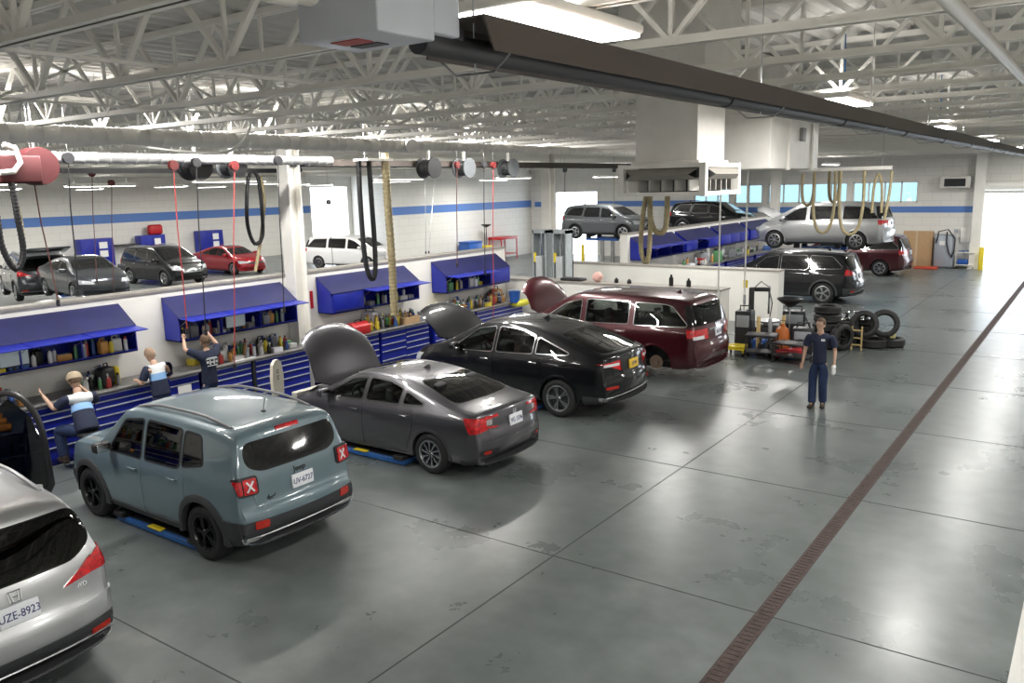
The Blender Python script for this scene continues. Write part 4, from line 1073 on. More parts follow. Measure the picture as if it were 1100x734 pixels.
# ---------------------------------------------------------------- clutter
PC = [(.7,.7,.68), (.02,.02,.02), (.05,.12,.35), (.5,.05,.04), (.75,.6,.05), (.1,.3,.12), (.35,.37,.4), (.6,.3,.08), (.2,.2,.22), (.75,.75,.8)]
PM = [mat('clutter_%d' % i, c, .4) for i, c in enumerate(PC)]
rc = random.Random(11)
CN = ['white', 'black', 'dark blue', 'red', 'yellow', 'green', 'grey', 'orange', 'charcoal', 'pale grey']
PROTO = {}
def proto(kind, mi):
    """returns list of (name, mesh, material, sub) for an item whose base is at z=0"""
    if (kind, mi) in PROTO: return PROTO[(kind, mi)]
    m = PM[mi]; parts = []
    def P(name, mb, mm): o = mb.build(name, mm); parts.append((name, o.data)); bpy.data.objects.remove(o)
    if kind == 'bottle':
        P('bottle_body', MB().lathe([(.001, 0), (.038, .002), (.04, .02), (.04, .15), (.03, .18), (.014, .195), (.014, .215)], 10), m); P('cap', MB().lathe([(.016, .205), (.016, .235), (.001, .236)], 8), PM[1])
    elif kind == 'can':
        P('can_body', MB().lathe([(.001, 0), (.033, .002), (.033, .19), (.024, .205)], 10), m); P('cap', MB().lathe([(.024, .2), (.022, .245), (.001, .247)], 8), PM[(mi+3) % 10])
    elif kind == 'spray_bottle':
        P('bottle_body', MB().lathe([(.001, 0), (.045, .002), (.047, .03), (.045, .14), (.018, .19), (.016, .21)], 10), m)
        P('trigger_head', MB().box(-.015, -.015, .205, .06, .015, .24).beam((.03, 0, .22), (.045, 0, .16), .012), PM[0])
    elif kind == 'jug':
        P('jug_body', MB().rbox(-.06, -.08, 0, .06, .08, .22, .03).tube([(0, .02, .2), (0, .02, .27), (0, -.05, .26), (0, -.07, .19)], .014, 6), m); P('cap', MB().cyl((0, .045, .22), (0, .045, .27), .02, 8), PM[2])
    elif kind == 'tool_case':
        P('case_body', MB().rbox(-.12, -.2, 0, .12, .2, .11, .02), m); P('case_handle', MB().tube([(.12, -.06, .06), (.15, -.05, .06), (.15, .05, .06), (.12, .06, .06)], .01, 6), PM[1])
    elif kind == 'small_box':
        P('box_body', MB().rbox(-.07, -.11, 0, .07, .11, .10, .006), m); P('label_strip', MB().box(-.05, -.08, .1, .05, .08, .102), PM[0])
    elif kind == 'machine':
        P('housing', MB().rbox(-.13, -.11, 0, .13, .11, .30, .03), m); P('dial', MB().cyl((.13, 0, .22), (.15, 0, .22), .05, 14), PM[0]); P('machine_handle', MB().tube([(-.08, 0, .29), (-.08, 0, .36), (.08, 0, .36), (.08, 0, .29)], .012, 6), PM[1])
    elif kind == 'drill':
        P('drill_body', MB().cyl((-.09, 0, .17), (.08, 0, .17), .032, 10).cyl((.08, 0, .17), (.15, 0, .17), .015, 8).beam((-.02, 0, .15), (-.04, 0, .03), .035), m); P('battery', MB().rbox(-.09, -.04, 0, .03, .04, .045, .01), PM[1])
    PROTO[(kind, mi)] = parts
    return parts
def item(kind, mi, loc, rz, label, cat, group=None, s=1.0):
    r = empty(kind, loc, rz, label, cat, group); r.scale = (s,)*3
    for nm, me in proto(kind, mi):
        o = bpy.data.objects.new(nm, me); COL.objects.link(o); o.parent = r
    return r
def clutter(y0, y1, x0, x1, z, kinds, step, place, jitter=.05, tall=1.0):
    y = y0+step*.5
    while y < y1:
        k = rc.choice(kinds); mi = rc.randrange(10)
        x = rc.uniform(x0, x1)
        nice = {'bottle': 'bottles', 'can': 'spray cans', 'spray_bottle': 'spray bottles', 'jug': 'fluid jugs', 'tool_case': 'tool cases', 'small_box': 'small boxes', 'machine': 'bench machines', 'drill': 'cordless tools'}[k]
        item(k, mi, (x, y+rc.uniform(-jitter, jitter)*.3, z), rc.uniform(-.5, .5), '%s %s %s' % (CN[mi], nice[:-1] if nice != 'small boxes' else 'small box', place), {'spray_bottle': 'spray bottle', 'tool_case': 'tool case', 'small_box': 'box', 'machine': 'machine', 'jug': 'jug', 'drill': 'power tool'}.get(k, k), '%s %s %s' % (CN[mi], nice, place), rc.uniform(.9, 1.15)*tall)
        y += step*({'tool_case': 2.4, 'machine': 2.0, 'jug': 1.4, 'small_box': 1.6}.get(k, 1))*rc.uniform(.8, 1.25)
small = ['bottle', 'can', 'bottle', 'spray_bottle', 'can', 'small_box', 'drill']
shelf = ['bottle', 'can', 'can', 'bottle', 'jug', 'small_box']
for (a, b, pl) in [(2.2, 4.9, 'inside the leftmost wall cabinet'), (5.15, 7.95, 'inside the wall cabinet above the striped shirts'), (9.0, 11.6, 'inside the wall cabinet the man in navy reaches into'), (13.75, 15.6, 'inside the cabinet behind the hanging hoses'), (16.85, 18.6, 'inside the last wall cabinet of the bench wall')]:
    clutter(a, b, -14.38, -14.2, 1.642, shelf, .115, pl)
for (a, b, pl) in [(2.0, 6.0, 'on the worktop at the left end'), (6.9, 7.6, 'on the worktop between the striped shirts'), (9.3, 11.6, 'on the worktop under the second wall cabinet'), (13.6, 15.6, 'on the worktop under the third wall cabinet'), (16.2, 19.4, 'on the worktop at the wall end')]:
    clutter(a, b, -14.45, -14.30, BZ, small+['machine', 'tool_case', 'jug'], .125, pl, tall=1.2)
    clutter(a, b, -14.08, -13.95, BZ, small, .19, pl)
    clutter(a, b, -14.26, -14.20, BZ, ['bottle', 'can', 'spray_bottle'], .17, pl, tall=1.1)
clutter(27.0, 41, -13.7, -13.2, 1.04, small+['machine', 'tool_case'], .26, 'on the farther worktop', tall=1.3)
for (y, x, l) in [(5.95, -14.15, 'flat monitor inside the cabinet above the left striped shirt'), (10.15, -14.13, 'flat grey monitor inside the cabinet above the man in navy'), (3.2, -14.15, 'flat monitor inside the leftmost wall cabinet')]:
    o = empty('monitor', (x, y, 1.645), 0, l, 'monitor')
    MB().rbox(-.02, -.24, .07, .02, .24, .38, .01).build('screen_case', black_pl, o); MB().box(.0205, -.22, .09, .022, .22, .36).build('screen', screen_m, o); MB().box(-.03, -.02, 0, .0, .02, .1).rbox(-.08, -.1, 0, .06, .1, .015, .005).build('stand', black_pl, o)
# backpack, jugs, boxes seen beside the men
o = empty('backpack', (-14.15, 7.42, BZ), .3, 'black and yellow backpack on the worktop between the two striped shirts', 'backpack')
MB().rbox(-.13, -.19, 0, .13, .12, .36, .09).build('bag_body', black_pl, o); MB().rbox(-.12, .10, 0, .12, .22, .33, .05).build('side_panel', yellow, o); MB().tube([(0, -.05, .35), (0, -.04, .41), (0, .04, .41), (0, .05, .35)], .012, 6).build('carry_loop', black_pl, o)
o = empty('cardboard_box', (-13.98, 15.1, BZ), .05, 'small open cardboard box at the front edge of the third worktop', 'box')
MB().box(-.13, -.26, 0, .13, .26, .17).build('carton', card, o); MB().box(-.13, -.26, .17, -.125, .26, .22).build('flap', card, o)
o = empty('red_toolbox', (-13.98, 13.35, BZ), 0, 'red toolbox on the worktop above the grey bonnet', 'toolbox')
MB().rbox(-.16, -.26, 0, .16, .26, .2, .02).build('box_body', red_pl, o); MB().prism([(-.16, .2), (.16, .2), (.06, .28), (-.06, .28)], 'y', -.26, .26).build('lid', red_pl, o); MB().tube([(0, -.09, .27), (0, -.08, .33), (0, .08, .33), (0, .09, .27)], .012, 6).build('handle', black_pl, o)
for (y, m_, l) in [(19.35, blue_pl, 'blue bucket at the wall end of the worktop'), (19.7, mat('bucket_white', (.75,.78,.8), .4), 'white bucket behind the blue bucket')]:
    o = empty('bucket', (-13.75+.3*(y < 19.5) - .3, y, BZ), 0, l, 'bucket')
    MB().lathe([(.001, 0), (.14, 0), (.17, .30), (.18, .31), (.165, .31), (.135, .02)], 20, cap=False).build('bucket_body', m_, o); MB().tube([(.17*math.cos(a), .0+.17*math.sin(a), .31+.02*math.sin(a)) for a in [k*PI/8 for k in range(9)]], .005, 5).build('bail_handle', alu, o)
tag(MB().rbox(-13.9, 19.3, .95, -13.55, 19.85, 1.12, .06).build('yellow_cloth', mat('cloth_yellow', (.75,.72,.08), .8, bump=.6, nscale=9)), 'crumpled yellow cloth hanging off the worktop end by the dark red bonnet', 'cloth')
tag(MB().rbox(-14.05, 8.0, BZ, -13.9, 8.3, BZ+.004, .001).build('paper_sheet', paper), 'white paper sheet on the worktop beside the narrow chest', 'paper')
tag(MB().box(-14.2, 9.9, BZ, -13.9, 10.4, BZ+.012).build('open_binder', paper), 'open white binder on the worktop right of the man in navy', 'binder')
# fixed signs and extinguisher marks on the bench wall
tag(MB().box(-14.6, 12.52, 1.75, -14.585, 12.60, 2.15).build('hanging_tag', red_pl), 'narrow red and white tag hanging on the wall beside the third cabinet', 'tag')
# ---------------------------------------------------------------- people
skin_m = mat('skin', (.52, .33, .24), .55, noise=.05)
navy = mat('navy_cloth', (.012, .018, .045), .85, noise=.15, nscale=14, bump=.2)
navy_p = mat('navy_trousers', (.015, .03, .085), .85, noise=.15, nscale=14, bump=.2)
white_c = mat('white_cloth', (.72, .73, .74), .85, bump=.2, nscale=14)
lblue = mat('light_blue_cloth', (.22, .40, .68), .85, bump=.2, nscale=14)
boot_m = mat('boot', (.04, .028, .02), .6)
hair_m = mat('hair_brown', (.10, .06, .035), .8, bump=.6, nscale=60)
cap_m = mat('cap_tan', (.42, .34, .24), .8)
def skinned(name, pts, edges, radii, material, parent, sub=2, root=0):
    me = bpy.data.meshes.new(name); me.from_pydata([tuple(p) for p in pts], edges, [])
    o = bpy.data.objects.new(name+'_t', me); COL.objects.link(o)
    sk = o.modifiers.new('s', 'SKIN'); sk.use_smooth_shade = True; sk.branch_smoothing = .6
    if not me.skin_vertices: me.skin_vertices.new()
    for i, r in enumerate(radii):
        v = me.skin_vertices[0].data[i]; v.radius = r if hasattr(r, '__len__') else (r, r); v.use_root = (i == root)
    sb = o.modifiers.new('b', 'SUBSURF'); sb.levels = sub; sb.render_levels = sub
    m2 = bpy.data.meshes.new_from_object(o.evaluated_get(bpy.context.evaluated_depsgraph_get()))
    bpy.data.objects.remove(o)
    m2.polygons.foreach_set('use_smooth', [True]*len(m2.polygons)); m2.materials.clear(); m2.materials.append(material)
    q = bpy.data.objects.new(name, m2); COL.objects.link(q); q.parent = parent
    return q
def person(loc, rz, J, label, top='navy', cap=False, scale=1.0, hair=hair_m, logo=False):
    """J joints (x forward, y left): pelvis, chest, neck, head, shoulders, elbows, wrists, hips, knees, ankles, toes"""
    o = empty('person', loc, rz, label, 'person'); o.scale = (scale,)*3
    V = {k: Vector(v) for k, v in J.items()}
    pts = []; E = []; Rr = []; idx = {}
    def add(k, p, r, par=None):
        idx[k] = len(pts); pts.append(Vector(p)); Rr.append(r)
        if par is not None: E.append((idx[par], idx[k]))
    add('pelvis', V['pelvis'], (.095, .075)); add('waist', V['pelvis'].lerp(V['chest'], .45), (.095, .075), 'pelvis'); add('chest', V['chest'], (.10, .08), 'waist')
    add('neck', V['neck'], (.062, .064), 'chest')
    hd = (V['head']-V['neck']).normalized()
    add('jaw', V['neck'].lerp(V['head'], .45), (.062, .065), 'neck')
    for s in ('L', 'R'):
        add('sh'+s, V['sh'+s]-Vector((0,0,.015)), .042, 'chest'); add('ua'+s, V['sh'+s].lerp(V['el'+s], .5), .047, 'sh'+s); add('el'+s, V['el'+s], .040, 'ua'+s)
        add('fa'+s, V['el'+s].lerp(V['wr'+s], .4), .038, 'el'+s); add('wr'+s, V['wr'+s], .026, 'fa'+s)
        d = (V['wr'+s]-V['el'+s]).normalized(); side = d.cross(V['chest']-V['pelvis']).normalized()
        if side.length < .1: side = Vector((0, 1, 0))
        add('pm'+s, V['wr'+s]+d*.06, (.034, .018), 'wr'+s)
        for k, (off, L) in enumerate(((-.027, .065), (-.009, .075), (.009, .07), (.026, .055))):
            b = V['wr'+s]+d*.09+side*off; cu = side.cross(d)*.02
            add('f%d' % k+s, b, .0095, 'pm'+s); add('g%d' % k+s, b+d*L*.5+cu*.4, .0085, 'f%d' % k+s); add('h%d' % k+s, b+d*L*.9+cu*1.3, .0075, 'g%d' % k+s)
        add('t1'+s, V['wr'+s]+d*.045+side*.036, .011, 'pm'+s); add('t2'+s, V['wr'+s]+d*.085+side*.052, .009, 't1'+s)
        add('hp'+s, V['hp'+s], .05, 'pelvis'); add('th'+s, V['hp'+s].lerp(V['kn'+s], .45), .058, 'hp'+s); add('kn'+s, V['kn'+s], .046, 'th'+s)
        add('cf'+s, V['kn'+s].lerp(V['an'+s], .35), .044, 'kn'+s); add('an'+s, V['an'+s], .030, 'cf'+s); add('to'+s, V['an'+s].lerp(V['to'+s], .6), (.020, .016), 'an'+s)
    body = skinned('body', pts, E, Rr, skin_m, o)
    # head joined into the body: skull, jaw, nose, ears
    H = V['head']; up = hd; fw = V.get('face', Vector((1, 0, 0))); fw = (fw-up*fw.dot(up)).normalized(); lf = up.cross(fw)
    M = Matrix((( fw.x, lf.x, up.x, H.x), (fw.y, lf.y, up.y, H.y), (fw.z, lf.z, up.z, H.z), (0, 0, 0, 1)))
    mb = MB(); mb.ball((0, 0, .02), (.098, .078, .112), 20, M); mb.ball((.028, 0, -.045), (.066, .056, .07), 16, M); mb.ball((.098, 0, -.012), (.018, .012, .022), 8, M)
    for s in (-1, 1): mb.ball((-.005, s*.078, -.005), (.02, .010, .03), 8, M)
    mb.ball((.085, 0, -.062), (.012, .026, .006), 8, M)
    hdo = mb.build('tmp', skin_m, None, fix=False)
    bm = bmesh.new(); bm.from_mesh(body.data); bm.from_mesh(hdo.data); bm.to_mesh(body.data); bm.free(); bpy.data.objects.remove(hdo)
    body.data.polygons.foreach_set('use_smooth', [True]*len(body.data.polygons))
    mb = MB()
    for s in (-1, 1): mb.ball((.088, s*.030, .015), (.010, .012, .007), 8, M)
    mb.build('eyes', mat('eye_dark', (.05, .04, .035), .3), o)
    # hair
    bm = bmesh.new(); bmesh.ops.create_uvsphere(bm, u_segments=24, v_segments=16, radius=1)
    for v in bm.verts: v.co = Vector((v.co.x*.107-.006, v.co.y*.087, v.co.z*.120+.024))
    bmesh.ops.delete(bm, geom=[v for v in bm.verts if v.co.z < -.045 or (v.co.x > .05 and v.co.z < .075) or (v.co.x > .0 and v.co.z < .02)], context='VERTS')
    me = bpy.data.meshes.new('hair'); bm.to_mesh(me); bm.free(); me.transform(M); me.materials.append(hair); me.polygons.foreach_set('use_smooth', [True]*len(me.polygons))
    q = bpy.data.objects.new('hair', me); COL.objects.link(q); q.parent = o
    if cap:
        mb = MB(); mb.lathe([(.112, .035), (.114, .06), (.10, .12), (.06, .152), (.001, .158)], 20, M @ Matrix.Scale(1, 4)); mb.prism([(.08, -.07), (.17, -.055), (.19, 0), (.17, .055), (.08, .07)], 'z', .035, .045, M)
        mb.build('cap', cap_m, o)
    # clothes
    g = .014
    ax0 = (V['chest']-V['pelvis']).normalized()
    P2 = [V['pelvis']-ax0*.07, V['pelvis']-ax0*.055, V['pelvis'].lerp(V['chest'], .45), V['chest'], V['chest'].lerp(V['neck'], .48), V['neck'].lerp(V['chest'], .25), V['neck'].lerp(V['chest'], .18)]
    RR = [(.185, .145), (.185, .145), (.172, .135), (.185, .145), (.165, .125), (.09, .09), (.085, .085)]
    E2 = [(0, 1), (1, 2), (2, 3), (3, 4), (4, 5), (5, 6)]
    for s in ('L', 'R'):
        n = len(P2); P2 += [V['sh'+s], V['sh'+s].lerp(V['el'+s], .45), V['sh'+s].lerp(V['el'+s], .74), V['sh'+s].lerp(V['el'+s], .8)]; RR += [.092, .082, .078, .078]; E2 += [(4, n), (n, n+1), (n+1, n+2), (n+2, n+3)]
    sh = skinned('shirt', P2, E2, RR, navy if top == 'navy' else navy, o)
    if top == 'striped':
        # yoke and band are pieces of the shirt's own surface
        ax = (V['chest']-V['pelvis']).normalized(); c = V['chest']
        def band(nm, lo, hi, m_, off):
            pl = [(c+ax*hi, ax), (c+ax*lo, -ax), (V['shL']*.93+V['shR']*.07, (V['shL']-V['shR']).normalized()), (V['shR']*.93+V['shL']*.07, (V['shR']-V['shL']).normalized())]
            skin(sh.data, pl, off, nm, m_, o)
        band('white_yoke', .0, .30, white_c, .006); band('light_blue_band', -.12, .0, lblue, .005)
    P3 = [V['pelvis']+ax0*.10, V['pelvis']+ax0*.08, V['pelvis'], V['hpL'].lerp(V['hpR'], .5)-Vector((0, 0, .02))]; R3 = [(.150, .118), (.150, .118), (.165, .13), (.15, .125)]; E3 = [(0, 1), (1, 2), (2, 3)]
    for s in ('L', 'R'):
        n = len(P3); P3 += [V['hp'+s], V['hp'+s].lerp(V['kn'+s], .5), V['kn'+s], V['kn'+s].lerp(V['an'+s], .5), V['an'+s].lerp(V['kn'+s], .06), V['an'+s].lerp(V['kn'+s], -.02)]
        R3 += [.115, .102, .086, .084, .080, .080]; E3 += [(3, n), (n, n+1), (n+1, n+2), (n+2, n+3), (n+3, n+4), (n+4, n+5)]
    skinned('trousers', P3, E3, R3, navy_p, o)
    mb = MB()
    for s in ('L', 'R'):
        a, t = V['an'+s], V['to'+s]; d = (t-a); d.z = 0; d.normalize(); z0 = min(a.z, t.z)-.075
        MM = Matrix.Translation(Vector((a.x, a.y, max(z0, .0)+.0))) @ Matrix.Rotation(math.atan2(d.y, d.x), 4, 'Z')
        sh_ = MB(); sh_.rbox(-.08, -.048, .0, .20, .048, .075, .035, MM); sh_.rbox(-.075, -.046, .03, .05, .046, .15, .035, MM); sh_.build('shoe', boot_m, o)
    if logo:
        nrm = (V['shL']-V['shR']).cross(V['chest']-V['pelvis']).normalized()
        if logo == 'back':
            h = min((sh.data.vertices[i].co for i in range(len(sh.data.vertices)) if abs(sh.data.vertices[i].co.y-V['chest'].y) < .04 and abs(sh.data.vertices[i].co.z-V['chest'].z) < .04), key=lambda c: c.x)
            MT = Matrix.Translation((h.x-.004, V['chest'].y, V['chest'].z+.02)) @ Matrix(((0, 0, -1, 0), (-1, 0, 0, 0), (0, 1, 0, 0), (0, 0, 0, 1)))
            mb = MB()
            for (x0_, z0_, x1_, z1_) in [(-.12, .05, .12, .062), (-.10, .072, .10, .082), (-.05, -.05, -.028, .035), (.028, -.05, .05, .035), (-.03, -.015, .03, .005), (-.10, -.075, .10, -.064), (-.11, -.02, -.07, .02), (.07, -.02, .11, .02)]:
                mb.box(x0_, z0_, -.012, x1_, z1_, .006, MT)
            mb.build('shirt_print', white_c, o)
        else:
            h = max((v.co for v in sh.data.vertices if abs(v.co.y-.075) < .03 and abs(v.co.z-V['chest'].z-.04) < .03), key=lambda c: c.x)
            MB().rbox(h.x-.004, h.y-.035, h.z-.02, h.x+.006, h.y+.035, h.z+.02, .003).build('name_patch', white_c, o)
    return o
def stand(**k):
    J = dict(pelvis=(0, 0, .95), chest=(.0, 0, 1.30), neck=(.01, 0, 1.50), head=(.03, 0, 1.63), shL=(0, .19, 1.43), shR=(0, -.19, 1.43), elL=(-.02, .26, 1.14), elR=(-.02, -.26, 1.14), wrL=(.06, .27, .90), wrR=(.06, -.27, .90),
             hpL=(0, .095, .90), hpR=(0, -.095, .90), knL=(.02, .11, .50), knR=(.02, -.11, .50), anL=(-.02, .12, .09), anR=(-.02, -.12, .09), toL=(.12, .14, .04), toR=(.12, -.14, .04))
    J.update(k); return J
# man in striped shirt seated on a stool at the bench, facing the bench (towards -x)
person((-13.28, 6.52, 0), PI*.93, stand(pelvis=(-.10, 0, .66), chest=(.10, .0, .98), neck=(.20, .0, 1.16), head=(.27, 0, 1.30), shL=(.13, .19, 1.08), shR=(.13, -.19, 1.08), elL=(.20, .34, .94), elR=(.30, -.26, .95), wrL=(.36, .42, 1.12), wrR=(.50, -.16, 1.12),
       hpL=(-.08, .10, .62), hpR=(-.08, -.10, .62), knL=(.30, .30, .60), knR=(.32, -.12, .56), anL=(.22, .28, .20), anR=(.18, -.16, .16), toL=(.36, .30, .16), toR=(.32, -.17, .12), face=(1, .1, -.5)),
       'person in tan cap and striped work shirt sitting on a stool at the bench', 'striped', cap=True, scale=1.08)
person((-13.42, 7.98, 0), PI*1.02, stand(chest=(.06, 0, 1.28), neck=(.12, 0, 1.45), head=(.20, 0, 1.59), shL=(.06, .19, 1.40), shR=(.06, -.19, 1.40), elL=(.10, .28, 1.14), elR=(.10, -.28, 1.14), wrL=(.34, .20, 1.14), wrR=(.34, -.2, 1.14), face=(1, 0, -.6)),
       'bare-headed person in white, blue and navy work shirt standing at the bench', 'striped', hair=mat('hair_short', (.28, .19, .13), .8))
person((-13.42, 8.98, 0), PI*.98, stand(shL=(.02, .20, 1.47), shR=(.02, -.20, 1.47), elL=(.14, .36, 1.58), elR=(.20, -.34, 1.55), wrL=(.40, .22, 1.72), wrR=(.34, -.24, 1.78), head=(.05, 0, 1.68)),
       'person in navy shirt with white back print reaching up into the wall cabinet', 'navy', logo='back')
person((-4.30, 16.2, 0), R(-82), stand(shL=(0, .20, 1.42), shR=(0, -.20, 1.42), elL=(-.03, .27, 1.14), elR=(-.02, -.27, 1.14), wrL=(.08, .28, .92), wrR=(.04, -.30, .90), knL=(.10, .09, .50), knR=(-.02, -.11, .50), anL=(-.02, .09, .11), anR=(.06, -.10, .09), toL=(.12, .10, .04), toR=(.20, -.12, .04), face=(1, -.35, -.35)),
       'person in navy polo shirt walking across the floor holding a white cloth', 'navy', scale=1.0, logo='front')
o = tag(MB().rbox(-.03, -.07, -.16, .03, .07, .02, .025).build('white_cloth', white_c), 'white cloth held in the walking person\'s hand', 'cloth'); o.location = (-4.00, 16.08, .86)
# stool
o = empty('work_stool', (-13.12, 6.48, 0), 0, 'low work stool with orange edge under the seated person', 'stool')
MB().lathe([(.001, .58), (.16, .58), (.17, .61), (.15, .65), (.001, .65)], 20).build('seat', black_pl, o)
for k in range(4):
    a = PI/4+k*PI/2; MB().cyl((.1*math.cos(a), .1*math.sin(a), .58), (.2*math.cos(a), .2*math.sin(a), 0), .014, 8).build('leg', mat('orange_paint', (.75, .22, .02), .4), o)
# ---------------------------------------------------------------- overhead equipment
def spiral(name, p, q, r, label, cat='duct', m=duct_mat, ends=True):
    p, q = Vector(p), Vector(q); d = (q-p); L = d.length; d.normalize()
    mb = MB(); n = int(L/.22); pts = []; rr = []
    for k in range(n+1):
        a = L*k/n
        for off, e in ((0, 0), (.02, .011), (.04, 0)):
            if a+off <= L: pts.append(p+d*(a+off)); rr.append(r+e)
    mb.tube(pts, r, 20, rr=rr)
    return tag(mb.build(name, m), label, cat)
spiral('spiral_duct', (-12, -2.5, 5.25), (-12, 13.1, 5.25), .125, 'long white spiral duct hanging over the bench side, nearest length')
spiral('spiral_duct', (-12, 13.1, 5.28), (-12, 23.5, 5.28), .10, 'slimmer white spiral duct continuing behind the capped branch stub')
tag(MB().cyl((-12.0, 13.2, 5.27), (-11.62, 12.9, 5.24), .13, 20).build('duct_branch', duct_mat), 'short capped round branch stub on the white spiral duct', 'duct')
spiral('spiral_duct', (-13.5, -2, 5.0), (-13.5, 12.4, 5.0), .09, 'lower grey pipe duct behind the red hose reel', m=mat('duct_grey', (.36, .36, .36), .5, .2))
# exhaust rail and tube heater over the bench wall
def tube_heater(X, Y0, Y1, Z, label, w=.36):
    o = empty('tube_heater', (X, Y0, Z), 0, label, 'heater'); L = Y1-Y0; h = .16
    brown = mat('reflector_brown', (.085, .068, .058), .5, .2); inner = mat('reflector_inner', (.55, .55, .56), .25, .9)
    rf = MB(); rf.prism([(-w/2, -h*.35), (-w/2+.05, h*.55), (w/2-.05, h*.55), (w/2, -h*.35), (w/2-.008, -h*.35), (w/2-.058, h*.5), (-w/2+.058, h*.5), (-w/2+.008, -h*.35)], 'y', 0, L)
    rf.build('reflector', brown, o)
    tb = MB(); tb.cyl((0, -.25, -.03), (0, L, -.03), .05, 16)
    for k in range(int(L/3)): tb.cyl((0, 3*k+2.9, -.03), (0, 3*k+3.0, -.03), .058, 16)
    tb.build('burner_tube', dark_metal, o)
    for k in range(int(L/3.5)+1):
        hg = MB()
        y = min(L-.05, .1+3.5*k); hg.tube([(-w/2, y, -h*.35), (-.1, y, -.12), (.1, y, -.12), (w/2, y, -h*.35)], .005, 5)
        hg.cyl((0, y, -.12), (0, y, CE-Z+.01), .004, 5)
        hg.build('hanger_wire', alu, o)
    return o
th = tube_heater(-2.2, 2.75, 40.5, 4.98, 'long dark tube heater running the length of the aisle under the lamps')
# burner end plate, elbow and grey control box
bb = empty('heater_burner_box', (-2.28, 2.32, 5.13), 0, 'light grey burner box with red label near the biggest ceiling light', 'burner box')
gb = mat('burner_grey', (.48, .51, .56), .4, .1, noise=.03)
MB().rbox(-.20, -.16, -.20, .20, .14, .22, .008).build('box_housing', gb, bb)
MB().box(-.10, -.10, -.204, .04, -.02, -.199).build('warning_label', mat('label_red', (.35, .06, .05), .5), bb); MB().box(-.10, .0, -.204, .04, .06, -.199).build('info_label', black_pl, bb)
MB().rbox(.0, .18, -.16, .16, .34, .04, .01).build('flue_hood', gb, bb)
MB().cyl((.08, .1, -.10), (.08, .40, -.14), .05, 16).build('elbow_pipe', dark_metal, bb)
MB().lathe([(.06, -.36), (.075, -.34), (.075, -.26), (.06, -.24), (.06, -.15)], 20, Matrix.Translation((-.12, 0, -.02)), axis='y').build('air_intake', mat('intake_white', (.8, .77, .72), .5), bb)
MB().tube([(-.22, -.34, .03), (-.12, -.34, .02), (-.02, -.28, .0), (.04, -.25, .02), (.0, -.27, .07), (-.10, -.32, .09), (-.2, -.3, .2)], .013, 8).build('supply_hose', mat('hose_cream', (.75, .70, .64), .6), bb)
MB().cyl((-.1, 0, .2), (-.1, 0, 1.07), .006, 5).build('hanger_rod', alu, bb)
tube_heater(-14.35, 12.3, 42.5, 4.98, 'dark tube heater hanging along the bench wall line', .3)
rail = empty('exhaust_rail', (-14.92, 0, 4.79), 0, 'thin dark hose rail running over the left end of the bench wall', 'rail')
MB().box(-.04, -2, 0, .04, 12.1, .09).build('rail_channel', black_pl, rail)
MB().cyl((0, 1, .05), (0, 1, 1.43), .006, 5).cyl((0, 6, .05), (0, 6, 1.43), .006, 5).cyl((0, 11, .05), (0, 11, 1.43), .006, 5).build('hanger_rod', alu, rail)

def hose(name, pts, r, m, label, cat='hose', ribs=True, group=None):
    P = [Vector(p) for p in pts]; out = []
    n = len(P)
    for i in range(n-1):
        p0, p1, p2, p3 = P[max(i-1, 0)], P[i], P[i+1], P[min(i+2, n-1)]
        seg = max(3, int((p2-p1).length/.07))
        for k in range(seg):
            t = k/seg; out.append(.5*((2*p1)+(-p0+p2)*t+(2*p0-5*p1+4*p2-p3)*t*t+(-p0+3*p1-3*p2+p3)*t**3))
    out.append(P[-1])
    if ribs:
        q = []; rr = []; L = 0; last = out[0]; step = max(.05, r*.9)
        fine = [out[0]]
        for a, b in zip(out, out[1:]):
            d = (b-a).length; k = max(1, int(d/(step/3)))
            for j in range(1, k+1): fine.append(a.lerp(b, j/k))
        rr = [r*(1.10 if i % 3 == 0 else .95) for i in range(len(fine))]
        return tag(MB().tube(fine, r, 10, rr=rr).build(name, m, sharp=70), label, cat, group)
    return tag(MB().tube(out, r, 8).build(name, m), label, cat, group)
h_black = mat('hose_black', (.016, .016, .018), .5); h_tan = mat('hose_tan', (.36, .30, .17), .6, noise=.15, nscale=12)
hose('exhaust_hose', [(-13.0, 12.72, 5.0), (-13.0, 12.70, 4.2), (-13.0, 12.74, 3.0), (-12.98, 12.84, 2.52), (-12.98, 12.98, 2.52), (-13.0, 13.06, 3.0), (-13.0, 13.04, 4.2), (-13.0, 13.02, 5.0)], .055, h_black, 'black exhaust hose hanging in a narrow loop beside the thick tan hose')
hose('exhaust_hose', [(-12.75, 13.26, 5.15), (-12.76, 13.28, 4.2), (-12.78, 13.34, 3.0), (-12.8, 13.36, 1.62)], .085, h_tan, 'thick tan exhaust hose hanging straight down in front of the third wall cabinet')
hose('exhaust_hose', [(-14.9, 11.34, 4.72), (-14.9, 11.26, 4.3), (-14.9, 11.22, 3.7), (-14.9, 11.36, 3.3), (-14.9, 11.58, 3.45), (-14.9, 11.62, 4.1), (-14.9, 11.58, 4.7), (-14.9, 11.44, 4.82), (-14.9, 11.36, 4.74)], .04, h_black, 'black exhaust hose coiled in an oval loop left of the white column')
hose('exhaust_hose', [(-14.95, 11.70, 4.72), (-14.95, 11.74, 4.2), (-14.95, 11.60, 3.5), (-14.95, 11.44, 2.95), (-14.95, 11.36, 2.7)], .035, h_tan, 'tan exhaust hose crossing the black oval loop left of the white column')
